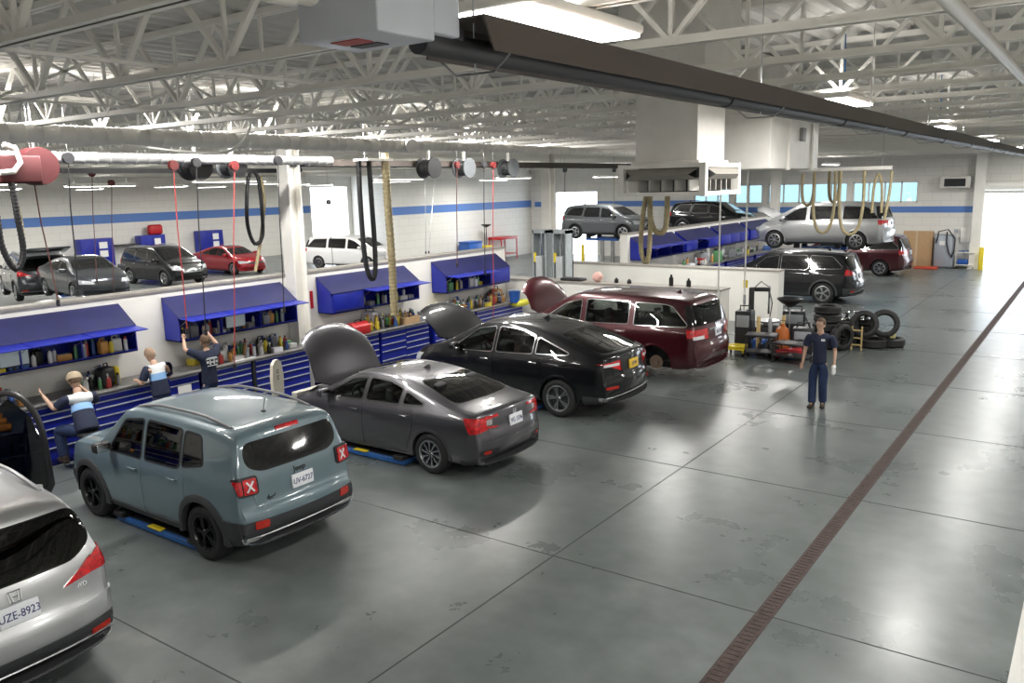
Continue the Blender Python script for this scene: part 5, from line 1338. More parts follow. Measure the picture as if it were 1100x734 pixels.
hose('exhaust_hose', [(-13.1, 5.46, 4.95), (-13.0, 5.5, 4.2), (-13.0, 5.52, 3.7), (-13.0, 5.66, 3.36), (-13.0, 5.80, 3.6), (-13.0, 5.78, 4.2), (-13.0, 5.76, 4.75)], .045, h_black, 'black exhaust hose loop at the left edge of the picture')
hose('exhaust_hose', [(-13.42, 5.86, 4.93), (-13.2, 5.9, 4.2), (-13.1, 5.86, 3.7)], .03, h_tan, 'tan hose hanging at the left edge of the picture')
o = empty('hose_bracket', (-12.9, 13.0, 5.0), 0, 'short steel bracket that the black loop and thick tan hose hang from', 'bracket')
MB().box(-.2, -.35, -.02, .25, .4, .03).build('bracket_bar', steel_white, o); MB().cyl((0, -.2, .02), (0, -.2, 1.24), .012, 6).cyl((0, .25, .02), (0, .25, 1.24), .012, 6).build('hanger_rod', alu, o)
hose('flexible_conduit', [(-10, 7.34, 6.19), (-10, 7.36, 5.95), (-10, 7.44, 5.74), (-10, 7.66, 5.46), (-10, 7.70, 5.28), (-10, 7.48, 5.04), (-10.1, 7.1, 4.93), (-11.9, 6.9, 5.12)], .018, steel_white, 'bent pale conduit dropping from the roof to the spiral duct', 'conduit')
# hoses under the diffuser
hose('exhaust_hose', [(-5.45, 11.0, 4.22), (-5.5, 11.0, 3.9), (-5.53, 11.0, 3.5), (-5.48, 11.0, 3.27), (-5.41, 11.0, 3.3), (-5.38, 11.0, 3.7), (-5.39, 11.0, 4.22)], .035, h_tan, 'tan hose hanging in a long narrow loop under the square air diffuser')
hose('exhaust_hose', [(-5.42, 11.06, 4.22), (-5.40, 11.06, 3.85), (-5.30, 11.06, 3.68), (-5.17, 11.06, 3.74), (-5.14, 11.06, 4.22)], .04, h_tan, 'tan hose hanging in a short wide loop under the square air diffuser')
# far group of hoses on their rail
o = empty('hose_rail', (-5.1, 20, 4.55), 0, 'pale hose rail holding the tan hose loops in front of the far windows', 'rail')
MB().box(-.85, -.05, 0, 1.15, .05, .08).build('rail_channel', steel_white, o)
MB().cyl((-.7, 0, .06), (-.7, 0, 1.66), .008, 5).cyl((.95, 0, .06), (.95, 0, 1.66), .008, 5).build('hanger_rod', alu, o)
def loop(xa, xb, zt, zb, Y, r, label):
    xm = (xa+xb)/2; d = (xb-xa)
    hose('exhaust_hose', [(xa, Y, zt), (xa-.01*d, Y, zb+(zt-zb)*.45), (xa+.16*d, Y, zb+(zt-zb)*.10), (xm, Y, zb), (xb-.16*d, Y, zb+(zt-zb)*.10), (xb+.01*d, Y, zb+(zt-zb)*.45), (xb, Y, zt)], r, h_tan, label)
loop(-5.88, -5.62, 4.5, 3.78, 20, .035, 'tan hose in a small oval loop, leftmost in front of the far windows')
loop(-5.58, -5.12, 4.55, 3.15, 19.9, .035, 'tan hose in a big U loop before the raised silver minivan, left one')
loop(-5.30, -5.08, 4.55, 3.85, 20.1, .035, 'tan hose in a small oval loop, second from the left before the windows')
loop(-5.0, -4.50, 4.55, 3.12, 19.9, .035, 'tan hose in a big U loop before the raised silver minivan, right one')
hose('exhaust_hose', [(-4.32, 20, 3.6), (-4.3, 20, 4.2), (-4.22, 20, 4.46), (-4.14, 20, 4.2), (-4.12, 20, 3.6)], .03, h_tan, 'tan hose bent over in an arch at the right end of the hose rail')
hose('exhaust_hose', [(-3.95, 20, 4.52), (-3.98, 20, 4.0), (-4.05, 20, 3.45)], .03, h_tan, 'single tan hose hanging at the far right of the hose rail')

# ductwork boxes
def box_duct():
    o = empty('air_diffuser', (-4.68, 10.45, 4.22), 0, 'white square duct drop ending in a four way louvred air diffuser', 'air duct')
    MB().rbox(-.43, -.45, .42, .43, .45, 1.25, .008).build('duct_drop', duct_mat, o)
    MB().box(-.47, -.49, .36, .47, .49, .44).build('flange', duct_mat, o)
    b = MB(); W_ = .60
    for (x0, y0, x1, y1) in [(-W_, -W_, -W_+.07, -W_+.07), (W_-.07, -W_, W_, -W_+.07), (-W_, W_-.07, -W_+.07, W_), (W_-.07, W_-.07, W_, W_)]: b.box(x0-.006, y0-.006, -.006, x1+.006, y1+.006, .406)
    for s in (-1, 1):
        b.box(-W_, s*W_-.02 if s > 0 else -W_, .35, W_, s*W_ if s > 0 else -W_+.02, .40); b.box(-W_, s*W_-.02 if s > 0 else -W_, 0, W_, s*W_ if s > 0 else -W_+.02, .05)
        b.box(s*W_-.02 if s > 0 else -W_, -W_, .35, s*W_ if s > 0 else -W_+.02, W_, .40); b.box(s*W_-.02 if s > 0 else -W_, -W_, 0, s*W_ if s > 0 else -W_+.02, W_, .05)
    b.box(-W_+.02, -W_+.02, .36, W_-.02, W_-.02, .38); b.build('diffuser_frame', duct_mat, o); MB().box(-W_+.2, -W_+.2, .01, W_-.2, W_-.2, .35).build('diffuser_core', dark_metal, o)
    lm = mat('louver_grey', (.30, .28, .25), .5, .3)
    for a in range(4):
        Rm = Matrix.Rotation(a*PI/2, 4, 'Z'); q = MB()
        q.add([(-W_+.09, -W_+.02, .34), (W_-.09, -W_+.02, .34), (W_-.2, -W_-.06, .26), (-W_+.2, -W_-.06, .26), (-W_+.09, -W_+.02, .20), (W_-.09, -W_+.02, .20)], [(0, 1, 2, 3), (3, 2, 5, 4)], M=Rm)
        q.build('louver_hood', lm, o, fix=False)
        for k in range(5):
            x = -.36+k*.18; v = MB(); v.prism([(x, -W_+.03), (x+.02, -W_+.03), (x+.09, -W_+.18), (x+.07, -W_+.18)], 'z', .06, .22, Rm); v.build('louver_vane', mat('vane_grey', (.40, .39, .36), .5, .2), o)
    return o
box_duct()
o = empty('box_duct', (-4.75, 13.0, 4.55), 0, 'larger plain white box duct right behind the louvred air diffuser', 'air duct')
MB().rbox(-.85, -1.0, 0, .75, 1.4, 1.0, .01).build('duct_body', duct_mat, o); MB().box(-.88, -.2, -.02, .78, -.16, 1.02).box(-.88, 1.0, -.02, .78, 1.04, 1.02).build('duct_flange', duct_mat, o)
MB().rbox(.75, .35, .42, .80, .55, .62, .01).build('damper_actuator', mat('actuator_grey', (.2, .2, .2), .5), o); MB().box(-.6, -.6, 1.0, .5, .8, CE-4.56).build('riser', duct_mat, o)
o = empty('box_duct', (-3.6, 8.0, 5.45), 0, 'wide white duct riser passing up between the roof joists above the tube heater', 'air duct')
MB().box(-.45, -.45, 0, .45, .45, CE-5.46).build('riser', duct_mat, o)
# white vertical drop poles
for (x, y, z0, z1, l) in [(-7.87, 20.0, .0, 4.9, 'thin white drop pole at the end of the cross wall, left one'), (-7.55, 21.0, 0, 4.9, 'thin white drop pole beside the tool heap, right one')]:
    o = empty('drop_pole', (x, y, 0), 0, l, 'pole'); MB().cyl((0, 0, z0), (0, 0, CE), .022, 8).build('pole', white, o); MB().cyl((0, 0, 1.2), (0, 0, 1.45), .04, 8).build('coupling', alu, o)
# drop cords (hose reels) with fittings
reel_red = mat('cord_red', (.42, .05, .05), .5); reel_dark = mat('reel_case_red', (.09, .008, .008), .5); reel_brown = mat('cord_brown', (.13, .05, .04), .5)
cords = [(-13.2, 6.17, 4.70, 6.30, 2.82, reel_brown, 'brown air line with its end beside the left wall cabinet'), (-13.2, 6.72, 4.9, 6.63, 2.93, h_black, 'thin black air line, second from the left'),
 (-13.2, 8.51, 4.8, 8.47, 2.03, reel_red, 'dark red air line in front of the left end of the second wall cabinet'), (-13.2, 8.96, 4.85, 8.84, 1.95, h_black, 'black drop cord with fittings above the man in navy'),
 (-13.2, 9.75, 4.8, 9.39, 1.21, reel_red, 'long red air line reaching down to the drawers by the black divider'), (-13.2, 10.76, 4.9, 10.64, 2.11, h_black, 'black drop cord with a connector before the right end of the second wall cabinet'),
 (-13.2, 16.25, 4.85, 16.12, 2.51, reel_brown, 'brown drop cord left of the last wall cabinet'), (-13.2, 17.35, 4.85, 17.26, 2.21, h_black, 'black drop cord with a connector in front of the last wall cabinet'), (-13.2, 17.75, 4.85, 17.57, .93, reel_red, 'long dark red air line in front of the closed door of the last wall cabinet'),
 (-22, 11.78, 4.89, 11.58, 2.2, reel_brown, 'brown cord hanging before the left blue locker beyond the wall'), (-22, 12.29, 4.64, 12.02, 1.9, reel_brown, 'brown cord hanging right of the left blue locker beyond the wall'), (-22, 18.81, 5.0, 18.7, 2.07, h_black, 'black drop cord left of the white minivan'), (-22, 19.99, 3.9, 20.0, 1.63, h_black, 'short black hanging tool in front of the white minivan'),
 (-22, 25.11, 4.99, 24.93, 1.9, alu, 'thin grey cord hanging before the white partition, left one'), (-22, 25.72, 4.99, 25.11, 1.9, alu, 'thin grey cord hanging before the white partition, right one'),
 (-14.8, 23.88, 4.79, 23.77, 1.9, h_black, 'black drop cord right behind the grey lift post'), (-14.8, 27.29, 4.79, 27.22, 3.2, h_tan, 'short tan cord in front of the raised grey SUV')]
for (x, y0, z0, y1, z1, m_, l) in cords:
    o = empty('overhead_reel', (x, y0, z0), 0, l, 'cord reel')
    q = MB(); L = z0-z1; q.tube([(0, 0, 0), (0, (y1-y0)*.35-.02, -L*.35), (0, (y1-y0)*.7, -L*.7), (0, y1-y0, -L)], .011, 6); q.build('cord', m_, o)
    q = MB(); q.cyl((0, y1-y0, -L), (0, y1-y0, -L-.10), .03, 8); q.build('connector', black_pl, o)
    q = MB(); q.cyl((-.04, 0, .08), (.04, 0, .08), .085, 18); q.build('cord_reel', reel_dark if m_ in (reel_red, reel_brown) else black_pl, o)
    q = MB(); q.cyl((0, 0, .08), (0, 0, CE-z0+.02), .008, 5); q.build('hanger_rod', alu, o)
# red reel at top left and dark reels over the bench line
o = empty('hose_reel', (-13.15, 6.0, 4.85), 0, 'big dark red hose reel housing hanging at the left edge under the spiral duct', 'hose reel')
MB().lathe([(.001, -.18), (.27, -.18), (.28, -.12), (.28, .12), (.27, .18), (.001, .18)], 24, Matrix.Translation((0, .2, 0)), axis='x').build('drum_cover', mat('reel_dark_red', (.055, .003, .005), .7), o)
MB().rbox(-.2, -.4, -.25, .2, .2, .15, .03).build('housing', MATS['reel_dark_red'], o); MB().cyl((0, .2, .2), (0, .2, 1.3), .02, 6).build('bracket', alu, o)
MB().tube([(.2, -.3, .3), (.2, -.15, .25), (.2, -.1, .05), (.2, -.2, -.08), (.2, -.4, -.1)], .04, 8).build('feed_pipe', steel_white, o)
for i, (y, w, l) in enumerate([(9.4, .25, 'black exhaust hose reel above the bench line behind the spiral duct, left one'), (10.2, .22, 'grey exhaust hose reel beside the black one, above the oval hose loop'), (16.0, .26, 'black exhaust hose reel hanging over the third bay'), (17.4, .26, 'grey and black exhaust hose reel hanging over the fourth bay, left one'), (19.4, .26, 'grey and black exhaust hose reel hanging over the fourth bay, right one')]):
    o = empty('hose_reel', (-13.9, y, 4.88), 0, l, 'hose reel')
    q = MB(); q.lathe([(.05, -.2), (w, -.2), (w, -.17), (w*.7, -.16), (w*.7, .16), (w, .17), (w, .2), (.05, .2)], 22, axis='x'); q.build('drum', black_pl if i in (0, 2) else mat('reel_grey', (.16, .17, .18), .4, .4), o)
    q = MB()
    for k in range(5): q.lathe([(w*.7, -.14+k*.06), (w*.78, -.12+k*.06), (w*.7, -.10+k*.06)], 18, axis='x', cap=False)
    q.build('coiled_hose', h_black, o)
    MB().box(-.03, -.03, w*.6, .03, .03, CE-4.88).build('bracket', steel_white, o)
# pipes at the top right
tag(MB().cyl((-.76, -2.9, 5.28), (-.76, 44.9, 5.28), .045, 12).build('sprinkler_pipe', mat('pipe_grey', (.5, .48, .45), .4, .3)), 'grey overhead pipe running lengthwise at the upper right corner', 'pipe')
tag(MB().cyl((-.5, -2.9, 5.45), (-.5, 44.9, 5.45), .022, 10).build('gas_pipe', steel_white), 'thin white pipe running beside the grey overhead pipe', 'pipe')
tag(MB().box(-47, 12.0-.09, 5.12, 8.9, 12.0+.09, 5.34).build('header_beam', steel_white), 'x', 'beam') if False else None
# ---------------------------------------------------------------- lifts
def pad_lift(x, y, label):
    """flat lift arms with blue edges lying under a car"""
    o = empty('floor_lift', (x, y, 0), 0, label, 'car lift')
    for s in (-1, 1):
        q = MB(); q.rbox(-.95, s*.50-.17, .02, .95, s*.50+.17, .10, .01); q.build('runway', mat('lift_blue', (.02, .10, .32), .4, noise=.2), o)
        q = MB(); q.box(-.80, s*.50-.12, .10, .80, s*.50+.12, .112); q.build('grip_plate', dark_metal, o)
        for t in (-1, 1):
            q = MB(); q.rbox(t*.85-.11, s*.62-.09, .10, t*.85+.11, s*.62+.09, .17, .015); q.build('lift_pad', rubber, o)
    q = MB(); q.box(-.3, -.5, .02, .3, .5, .07); q.build('cross_plate', dark_metal, o)
    q = MB(); q.box(-.18, -.69, .105, .12, -.60, .115); q.build('yellow_mark', yellow, o)
    return o
pad_lift(-9.75, 6.2, 'blue edged lift arms on the floor under the boxy blue-grey SUV')
pad_lift(-9.8, 9.95, 'blue edged lift arms on the floor under the dark grey sedan')
pad_lift(-9.8, 13.85, 'low lift arms on the floor under the black fastback')
def raised_lift(x, y, z, label, posts=True):
    o = empty('in_ground_lift', (x, y, 0), 0, label, 'car lift')
    for s in (-1, 1): MB().cyl((s*.0, s*.55, 0), (s*.0, s*.55, z-.12), .11, 20).build('piston', mat('piston_chrome', (.5, .5, .5), .2, .9), o)
    q = MB()
    for s in (-1, 1): q.box(-.9, s*.55-.10, z-.14, .9, s*.55+.10, z-.02)
    q.box(-.12, -.6, z-.13, .12, .6, z-.04); q.build('superstructure', blue_pl, o)
    for s in (-1, 1):
        for t in (-1, 1): MB().rbox(t*.8-.1, s*.55-.1, z-.03, t*.8+.1, s*.55+.1, z+.22, .02).build('lift_pad', rubber, o)
    return o
raised_lift(-9.4, 34.8, 1.65, 'twin piston lift holding up the silver minivan')
raised_lift(-9.7, 17.55, .30, 'low lift carrying the dark red minivan')
# ---------------------------------------------------------------- cars beyond the bench wall
p_red = paint('paint_red', (.36, .012, .022), .4, .28); p_white = paint('paint_white', (.78, .78, .78), 0, .3); p_dgrey = paint('paint_dark_grey', (.05, .055, .065), .5, .28)
fk = dict(detail=False, glass=gloss_black)
sedan = variant(CIVIC, badges=[], rim='split5')
fsuv = variant(SUV, badges=[], panels=SUV['panels']+[('chrome_grille', 'x+', [(-.45, .70), (.45, .70), (.48, .98), (-.48, .98)], .03, chrome, None)], hood=SUV['hood'])
make_car(variant(fsuv, hood=[(1.3, -.7), (1.3, .7), (2.2, .6), (2.2, -.6)]), (-38.2, 23.6, 0), 0, 'black SUV with a big chrome grille facing the bench wall', 'car', p_black, SC, **fk)
make_car(variant(sedan, hood=[(1.3, -.7), (1.3, .7), (2.0, .6), (2.0, -.6)]), (-39.5, 28.4, 0), 0, 'bright red sedan facing the bench wall', 'car', p_red, SC, **fk)
make_car(variant(VAN, badges=[]), (-35.0, 33.3, 0), R(14), 'white minivan parked before the bright opening', 'car', p_white, SC, **fk)
make_car(sedan, (-30.5, 15.6, .75), R(-8), 'dark grey sedan on a lift beyond the bench wall, front towards the wall', 'car', p_dgrey, SC, **fk)
hc = make_car(variant(SUV, badges=[]), (-36.0, 16.4, .35), R(165), 'dark hatchback SUV with its tailgate raised at the far left', 'car', p_dgrey, SC, **fk)
MB().rbox(-.55, -.78, 0, .55, .78, .07, .03, Matrix.Translation((-2.45, 0, 1.86)) @ Matrix.Rotation(R(12), 4, 'Y')).build('raised_tailgate', p_dgrey, hc)
make_car(sedan, (-24.2, 12.0, .0), R(10), 'silver car whose roof and bonnet just show over the wall at the lower left', 'car', p_silver, SC, **fk)
make_car(variant(SUV, badges=[], rails=None), (-20.9, 37.8, 1.62), 0, 'grey SUV raised on a lift left of the square air diffuser', 'car', p_dgrey2 if False else paint('paint_mid_grey', (.12, .13, .14), .5, .3), .98, **fk)
make_car(variant(SUV, badges=[], rails=None), (-16.9, 42.0, 1.68), 0, 'black SUV raised on a lift under the far windows', 'car', p_black, SC*.9, **fk)
raised_lift(-20.9, 37.8, 1.67, 'twin piston lift holding up the grey SUV'); raised_lift(-16.9, 42.0, 1.73, 'twin piston lift holding up the black SUV under the windows')
raised_lift(-30.5, 15.6, .85, 'lift under the dark grey sedan beyond the wall')
# ---------------------------------------------------------------- grey two post lift behind the cross wall
def lift_post(x, y, label, w=.52):
    o = empty('lift_column', (x, y, 0), 0, label, 'lift column')
    q = MB(); q.box(-w/2, -.2, .04, -w/2+.05, .2, 3.0); q.box(w/2-.05, -.2, .04, w/2, .2, 3.0); q.box(-w/2, .14, .04, w/2, .2, 3.0); q.box(-w/2, -.2, 2.9, w/2, .2, 3.02); q.build('column', post_grey, o)
    MB().box(-w/2-.12, -.35, 0, w/2+.12, .35, .04).build('base_plate', post_grey, o)
    MB().rbox(-.12, -.24, 1.5, .12, .1, 2.2, .02).build('carriage', mat('carriage_grey', (.55, .58, .6), .4, .2), o)
    MB().cyl((0, -.05, .1), (0, -.05, 2.9), .03, 10).build('ram', chrome, o)
    MB().box(-w/2+.06, -.215, 2.0, -w/2+.16, -.205, 2.3).build('yellow_sticker', yellow, o)
    return o
lift_post(-14.5, 22.0, 'left grey upright of the two-post lift behind the cross wall'); lift_post(-13.75, 22.0, 'right grey upright of the two-post lift behind the cross wall')
# ---------------------------------------------------------------- things along the left and middle walls
def locker(x, y, w, h, label, z0=0):
    o = empty('blue_locker', (x, y, z0), 0, label, 'locker')
    MB().rbox(-.3, -w/2, 0, .28, w/2, h, .01).build('locker_body', cab_blue, o)
    for s in (-1, 1):
        d = MB(); d.rbox(.28, min(s*.01, s*w/2*.98), .05, .30, max(s*.01, s*w/2*.98), h-.04, .004); q = d.build('locker_door', cab_blue, o); MB().box(.30, s*.05-.01, h*.45, .32, s*.05+.01, h*.55).build('door_pull', chrome, q)
    MB().box(.302, w*.05, h*.72, .306, w*.30, h*.9).box(.302, w*.05, h*.48, .306, w*.30, h*.66).build('notice', paper, o)
    return o
locker(-46.5, 24.6, 1.9, 2.0, 'tall blue locker with two white notices, leftmost against the left wall'); locker(-46.5, 28.0, 1.6, 2.0, 'blue locker with a red tool bag on top, middle one'); locker(-46.5, 32.0, 1.7, 2.05, 'blue locker behind the bright red sedan')
tag(MB().rbox(-46.7, 27.9, 2.0, -46.3, 28.8, 2.6, .15).build('red_bag', red_pl), 'red bag on top of the middle blue locker', 'bag')
for (y, l) in [(20.2, 'wall shelf arm right of the left locker'),]:
    tag(MB().box(-46.9, y+5.6, 1.5, -46.2, y+6.9, 1.56).build('wall_shelf', dark_metal), l, 'shelf')
o = empty('blue_bin', (-29.9, 37.8, 0), 0, 'blue bin standing by the white partition above the last wall cabinet', 'bin'); MB().rbox(-.4, -.6, 0, .4, .6, 1.2, .04).build('bin_body', blue_pl, o); MB().rbox(-.42, -.62, 1.2, .42, .62, 1.28, .02).build('lid', blue_pl, o)
o = empty('red_cart', (-29.9, 41.0, 0), 0, 'red topped work cart by the white partition', 'cart'); MB().rbox(-.5, -.85, 1.2, .5, .85, 1.35, .02).build('top_tray', red_pl, o)
for sx_ in (-1, 1):
    for sy_ in (-1, 1): MB().box(sx_*.45-.03, sy_*.8-.03, 0, sx_*.45+.03, sy_*.8+.03, 1.2).build('leg', red_pl, o)
MB().box(-.45, -.8, .3, .45, .8, .34).build('shelf', red_pl, o)
o = empty('work_lamp', (-29.8, 39.2, 0), 0, 'black dish on a thin stand between the blue bin and the red cart', 'lamp'); MB().lathe([(.001, 2.0), (.1, 2.02), (.3, 2.15), (.3, 2.18), (.001, 2.12)], 20).build('dish', black_pl, o); MB().cyl((0, 0, .9), (0, 0, 2.02), .025, 8).build('stand', dark_metal, o); MB().rbox(-.25, -.25, .0, .25, .25, .95, .03).build('base', yellow, o)
o = empty('blue_tool_cart', (-21.2, 33.2, 0), 0, 'blue tool cart beyond the grey lift post', 'cart'); MB().rbox(-.4, -.5, .0, .4, .5, .9, .02).build('cart_body', cab_blue, o); MB().box(-.42, -.52, .9, .42, .52, 1.5).build('cart_top', cab_blue, o)
o = empty('yellow_stand', (-20.6, 34.8, 0), 0, 'yellow jack stand under the raised grey SUV', 'stand'); MB().cyl((0, 0, .05), (0, 0, 1.5), .08, 12).build('column', yellow, o); MB().rbox(-.2, -.2, 0, .2, .2, .06, .01).build('base', yellow, o)
locker(-19.7, 44.5, 1.0, 1.9, 'blue locker against the far wall behind the raised grey SUV').rotation_euler = (0, 0, -PI/2)
# things standing on the cross walls
for i, (x, y, z, w, h, m_, l) in enumerate([(-12.4, 20.4, 1.66, .7, .08, black_pl, 'black tray lying on the front cross wall beside the raised dark red bonnet')]):
    tag(MB().rbox(x-w/2, y-.18, z, x+w/2, y+.18, z+h, .03).build('black_tray', m_), l, 'tray')
tag(MB().ball((-11.6, 20.4, 1.80), (.16, .14, .14), 16).build('pink_ball', mat('pink', (.75, .45, .40), .6, bump=.3, nscale=5)), 'round pinkish bag on the front cross wall', 'bag')
for x, h, l in [(-11.0, .14, 'small black can on the front cross wall left of the others'), (-10.6, .12, 'row of small black fittings on the front cross wall'), (-9.35, .30, 'upright black bottle on the front cross wall'), (-8.85, .22, 'small black caddy on the front cross wall')]:
    tag(MB().lathe([(.001, 0), (.06, 0), (.06, h*.7), (.03, h*.8), (.03, h), (.001, h)], 12).build('black_container', black_pl, None, (x, 20.4, 1.66)), l, 'container')
# ---------------------------------------------------------------- heap of gear at the wall end
cable_m = black_pl
o = empty('tyre_changer', (-7.2, 21.85, 0), .3, 'tyre changing machine with black arm and turntable at the end of the cross wall', 'tyre changer')
MB().rbox(-.35, -.4, .05, .35, .4, .55, .04).build('machine_body', dark_metal, o); MB().lathe([(.001, .55), (.12, .55), (.12, .62), (.32, .64), (.32, .68), (.001, .68)], 24).build('turntable', alu, o)
MB().rbox(-.50, -.10, .1, -.36, .10, 1.55, .02).build('tower', black_pl, o); MB().rbox(-.48, -.05, 1.45, .05, .05, 1.56, .02).build('swing_arm', black_pl, o); MB().cyl((.02, 0, .85), (.02, 0, 1.6), .03, 10).build('mount_bar', chrome, o)
MB().rbox(-.66, -.2, .0, -.52, .3, .9, .02).build('bead_breaker', mat('tc_black', (.03, .03, .035), .4), o); MB().tube([(-.4, .05, 1.5), (-.2, .15, 1.7), (0, .2, 1.55), (.1, .25, 1.1), (.05, .3, .7)], .015, 6).build('air_hose', black_pl, o)
MB().rbox(-.38, -.55, .02, .40, -.42, .10, .02).build('pedal_guard', yellow, o); MB().cyl((-.6, 0, 1.55), (-.6, 0, 1.75), .06, 12).build('yellow_cup', yellow, o)
o = empty('drain_stand', (-6.45, 21.3, 0), 0, 'oil drain stand with a wide black funnel dish on a thin pole', 'drain stand')
MB().lathe([(.001, 1.15), (.05, 1.15), (.22, 1.26), (.33, 1.36), (.33, 1.38), (.21, 1.29), (.001, 1.18)], 24).build('funnel', black_pl, o); MB().cyl((0, 0, .1), (0, 0, 1.16), .02, 8).build('pole', alu, o); MB().rbox(-.2, -.2, 0, .2, .2, .12, .04).build('base', dark_metal, o)
o = empty('gas_cylinder', (-6.45, 20.75, 0), 0, 'orange-brown drum standing in the middle of the tool heap', 'drum')
MB().lathe([(.001, .02), (.17, .02), (.18, .05), (.18, .55), (.14, .68), (.06, .74), (.06, .80), (.001, .80)], 20).build('drum_body', mat('orange_brown', (.48, .13, .02), .5), o); MB().tube([(-.06, 0, .78), (-.07, 0, .88), (.07, 0, .88), (.06, 0, .78)], .012, 6).build('handle', dark_metal, o)
def roll_cart(x, y, w, d, h, m_, label, tilt=0):
    o = empty('utility_cart', (x, y, 0), tilt, label, 'cart')
    MB().rbox(-w/2, -d/2, h-.05, w/2, d/2, h, .01).build('top_shelf', m_, o); MB().rbox(-w/2, -d/2, .16, w/2, d/2, .20, .01).build('bottom_shelf', m_, o)
    for a in (-1, 1):
        for b in (-1, 1):
            l = MB().box(a*(w/2-.02)-.015, b*(d/2-.02)-.015, .08, a*(w/2-.02)+.015, b*(d/2-.02)+.015, h-.02).build('leg', m_, o); MB().cyl((a*(w/2-.02)-.015, b*(d/2-.02), .045), (a*(w/2-.02)+.015, b*(d/2-.02), .045), .045, 10).build('caster', rubber, l)
    return o
roll_cart(-6.75, 20.1, .75, .5, .62, dark_metal, 'low dark steel cart in front of the tool heap', .2)
roll_cart(-5.95, 19.95, .8, .5, .50, dark_metal, 'low dark cart at the right front of the tool heap', -.15)
roll_cart(-7.42, 20.2, .45, .45, .26, yellow, 'yellow wheeled dolly at the left foot of the tool heap', .1)
o = empty('floor_jack', (-6.1, 20.35, 0), .6, 'red floor jack with a handle in the tool heap', 'jack'); MB().rbox(-.4, -.14, .06, .3, .14, .26, .03).build('jack_frame', red_pl, o); MB().cyl((.3, 0, .2), (.75, 0, .62), .02, 8).build('handle', dark_metal, o)
for s in (-1, 1):
    for t in (-1, 1): MB().cyl((t*.28, s*.15, .06), (t*.28, s*.19, .06), .06, 12).build('wheel', dark_metal, o)
MB().cyl((-.35, 0, .24), (-.35, 0, .34), .06, 12).build('saddle', dark_metal, o)
for (x, y, h, m_, l) in [(-7.0, 20.55, .98, mat('tan_tube', (.6, .45, .2), .6), 'tall tan tube standing at the left of the tool heap'), (-6.55, 21.15, .95, MATS['tan_tube'], 'tall tan tube standing at the right of the tool heap'), (-6.8, 20.85, .9, PM[6], 'grey cylinder standing between two tan tubes')]:
    tag(MB().lathe([(.001, 0), (.05, 0), (.05, h-.05), (.035, h), (.001, h)], 12).build('standing_tube', m_, None, (x, y, 0)), l, 'tube')
tag(MB().rbox(-.2, -.16, 0, .2, .16, .34, .05).build('blue_container', blue_pl, None, (-7.05, 20.85, .0)), 'blue container on the floor inside the tool heap', 'container')
def creeper_stuff(): pass
for k in range(16):
    a = rc.uniform(0, 6.28); x, y = rc.uniform(-7.1, -5.7), rc.uniform(20.3, 21.2)
    kd = k % 3
    if kd == 0: o = empty('metal_part', (x, y, 0), a, 'one of the dark metal parts lying in the tool heap', 'metal part', 'dark metal parts in the tool heap'); MB().lathe([(.03, 0), (.13, 0), (.14, .03), (.08, .05), (.07, .10), (.03, .10)], 18).build('disc_body', alu if k % 2 else dark_metal, o)
    elif kd == 1: o = empty('axle_stand', (x, y, 0), a, 'one of the small axle stands in the tool heap', 'axle stand', 'axle stands in the tool heap'); MB().prism([(-.12, 0), (.12, 0), (.04, .3), (-.04, .3)], 'y', -.08, .08).build('stand_frame', dark_metal if k % 2 else red_pl, o); MB().cyl((0, 0, .28), (0, 0, .42), .02, 8).box(-.05, -.03, .41, .05, .03, .44).build('saddle', dark_metal, o)
    else: o = empty('parts_box', (x, y, 0), a, 'one of the small dark boxes in the tool heap', 'box', 'dark boxes in the tool heap'); MB().rbox(-.15, -.1, 0, .15, .1, .2, .02).build('box_body', PM[rc.choice((1, 1, 8, 2))], o); MB().rbox(-.15, -.1, .2, .15, .1, .23, .01).build('lid', black_pl, o)
for (x, y, w, h, l) in [(-7.5, 20.95, .42, 1.05, 'tall black cabinet standing at the left of the tool heap'), (-6.75, 22.75, .6, .85, 'black wheel balancer body behind the orange-brown drum'), (-6.0, 21.0, .5, .7, 'black box shaped machine at the right of the tool heap')]:
    o = empty('shop_machine', (x, y, 0), rc.uniform(-.2, .2), l, 'machine')
    MB().rbox(-w/2, -.22, 0, w/2, .22, h, .03).build('machine_body', mat('tc_black', (.03, .03, .035), .4), o); MB().rbox(-w*.4, -.235, h*.6, w*.4, -.215, h*.9, .01).build('control_panel', PM[6], o)
    MB().tube([(-w*.3, 0, h-.01), (-w*.3, 0, h+.12), (w*.3, 0, h+.12), (w*.3, 0, h-.01)], .02, 6).build('push_handle', dark_metal, o); MB().tube([(w*.5, -.1, h*.8), (w*.7, -.2, h*.5), (w*.6, -.3, h*.1), (w*.2, -.4, .02)], .018, 6).build('power_cable', black_pl, o)
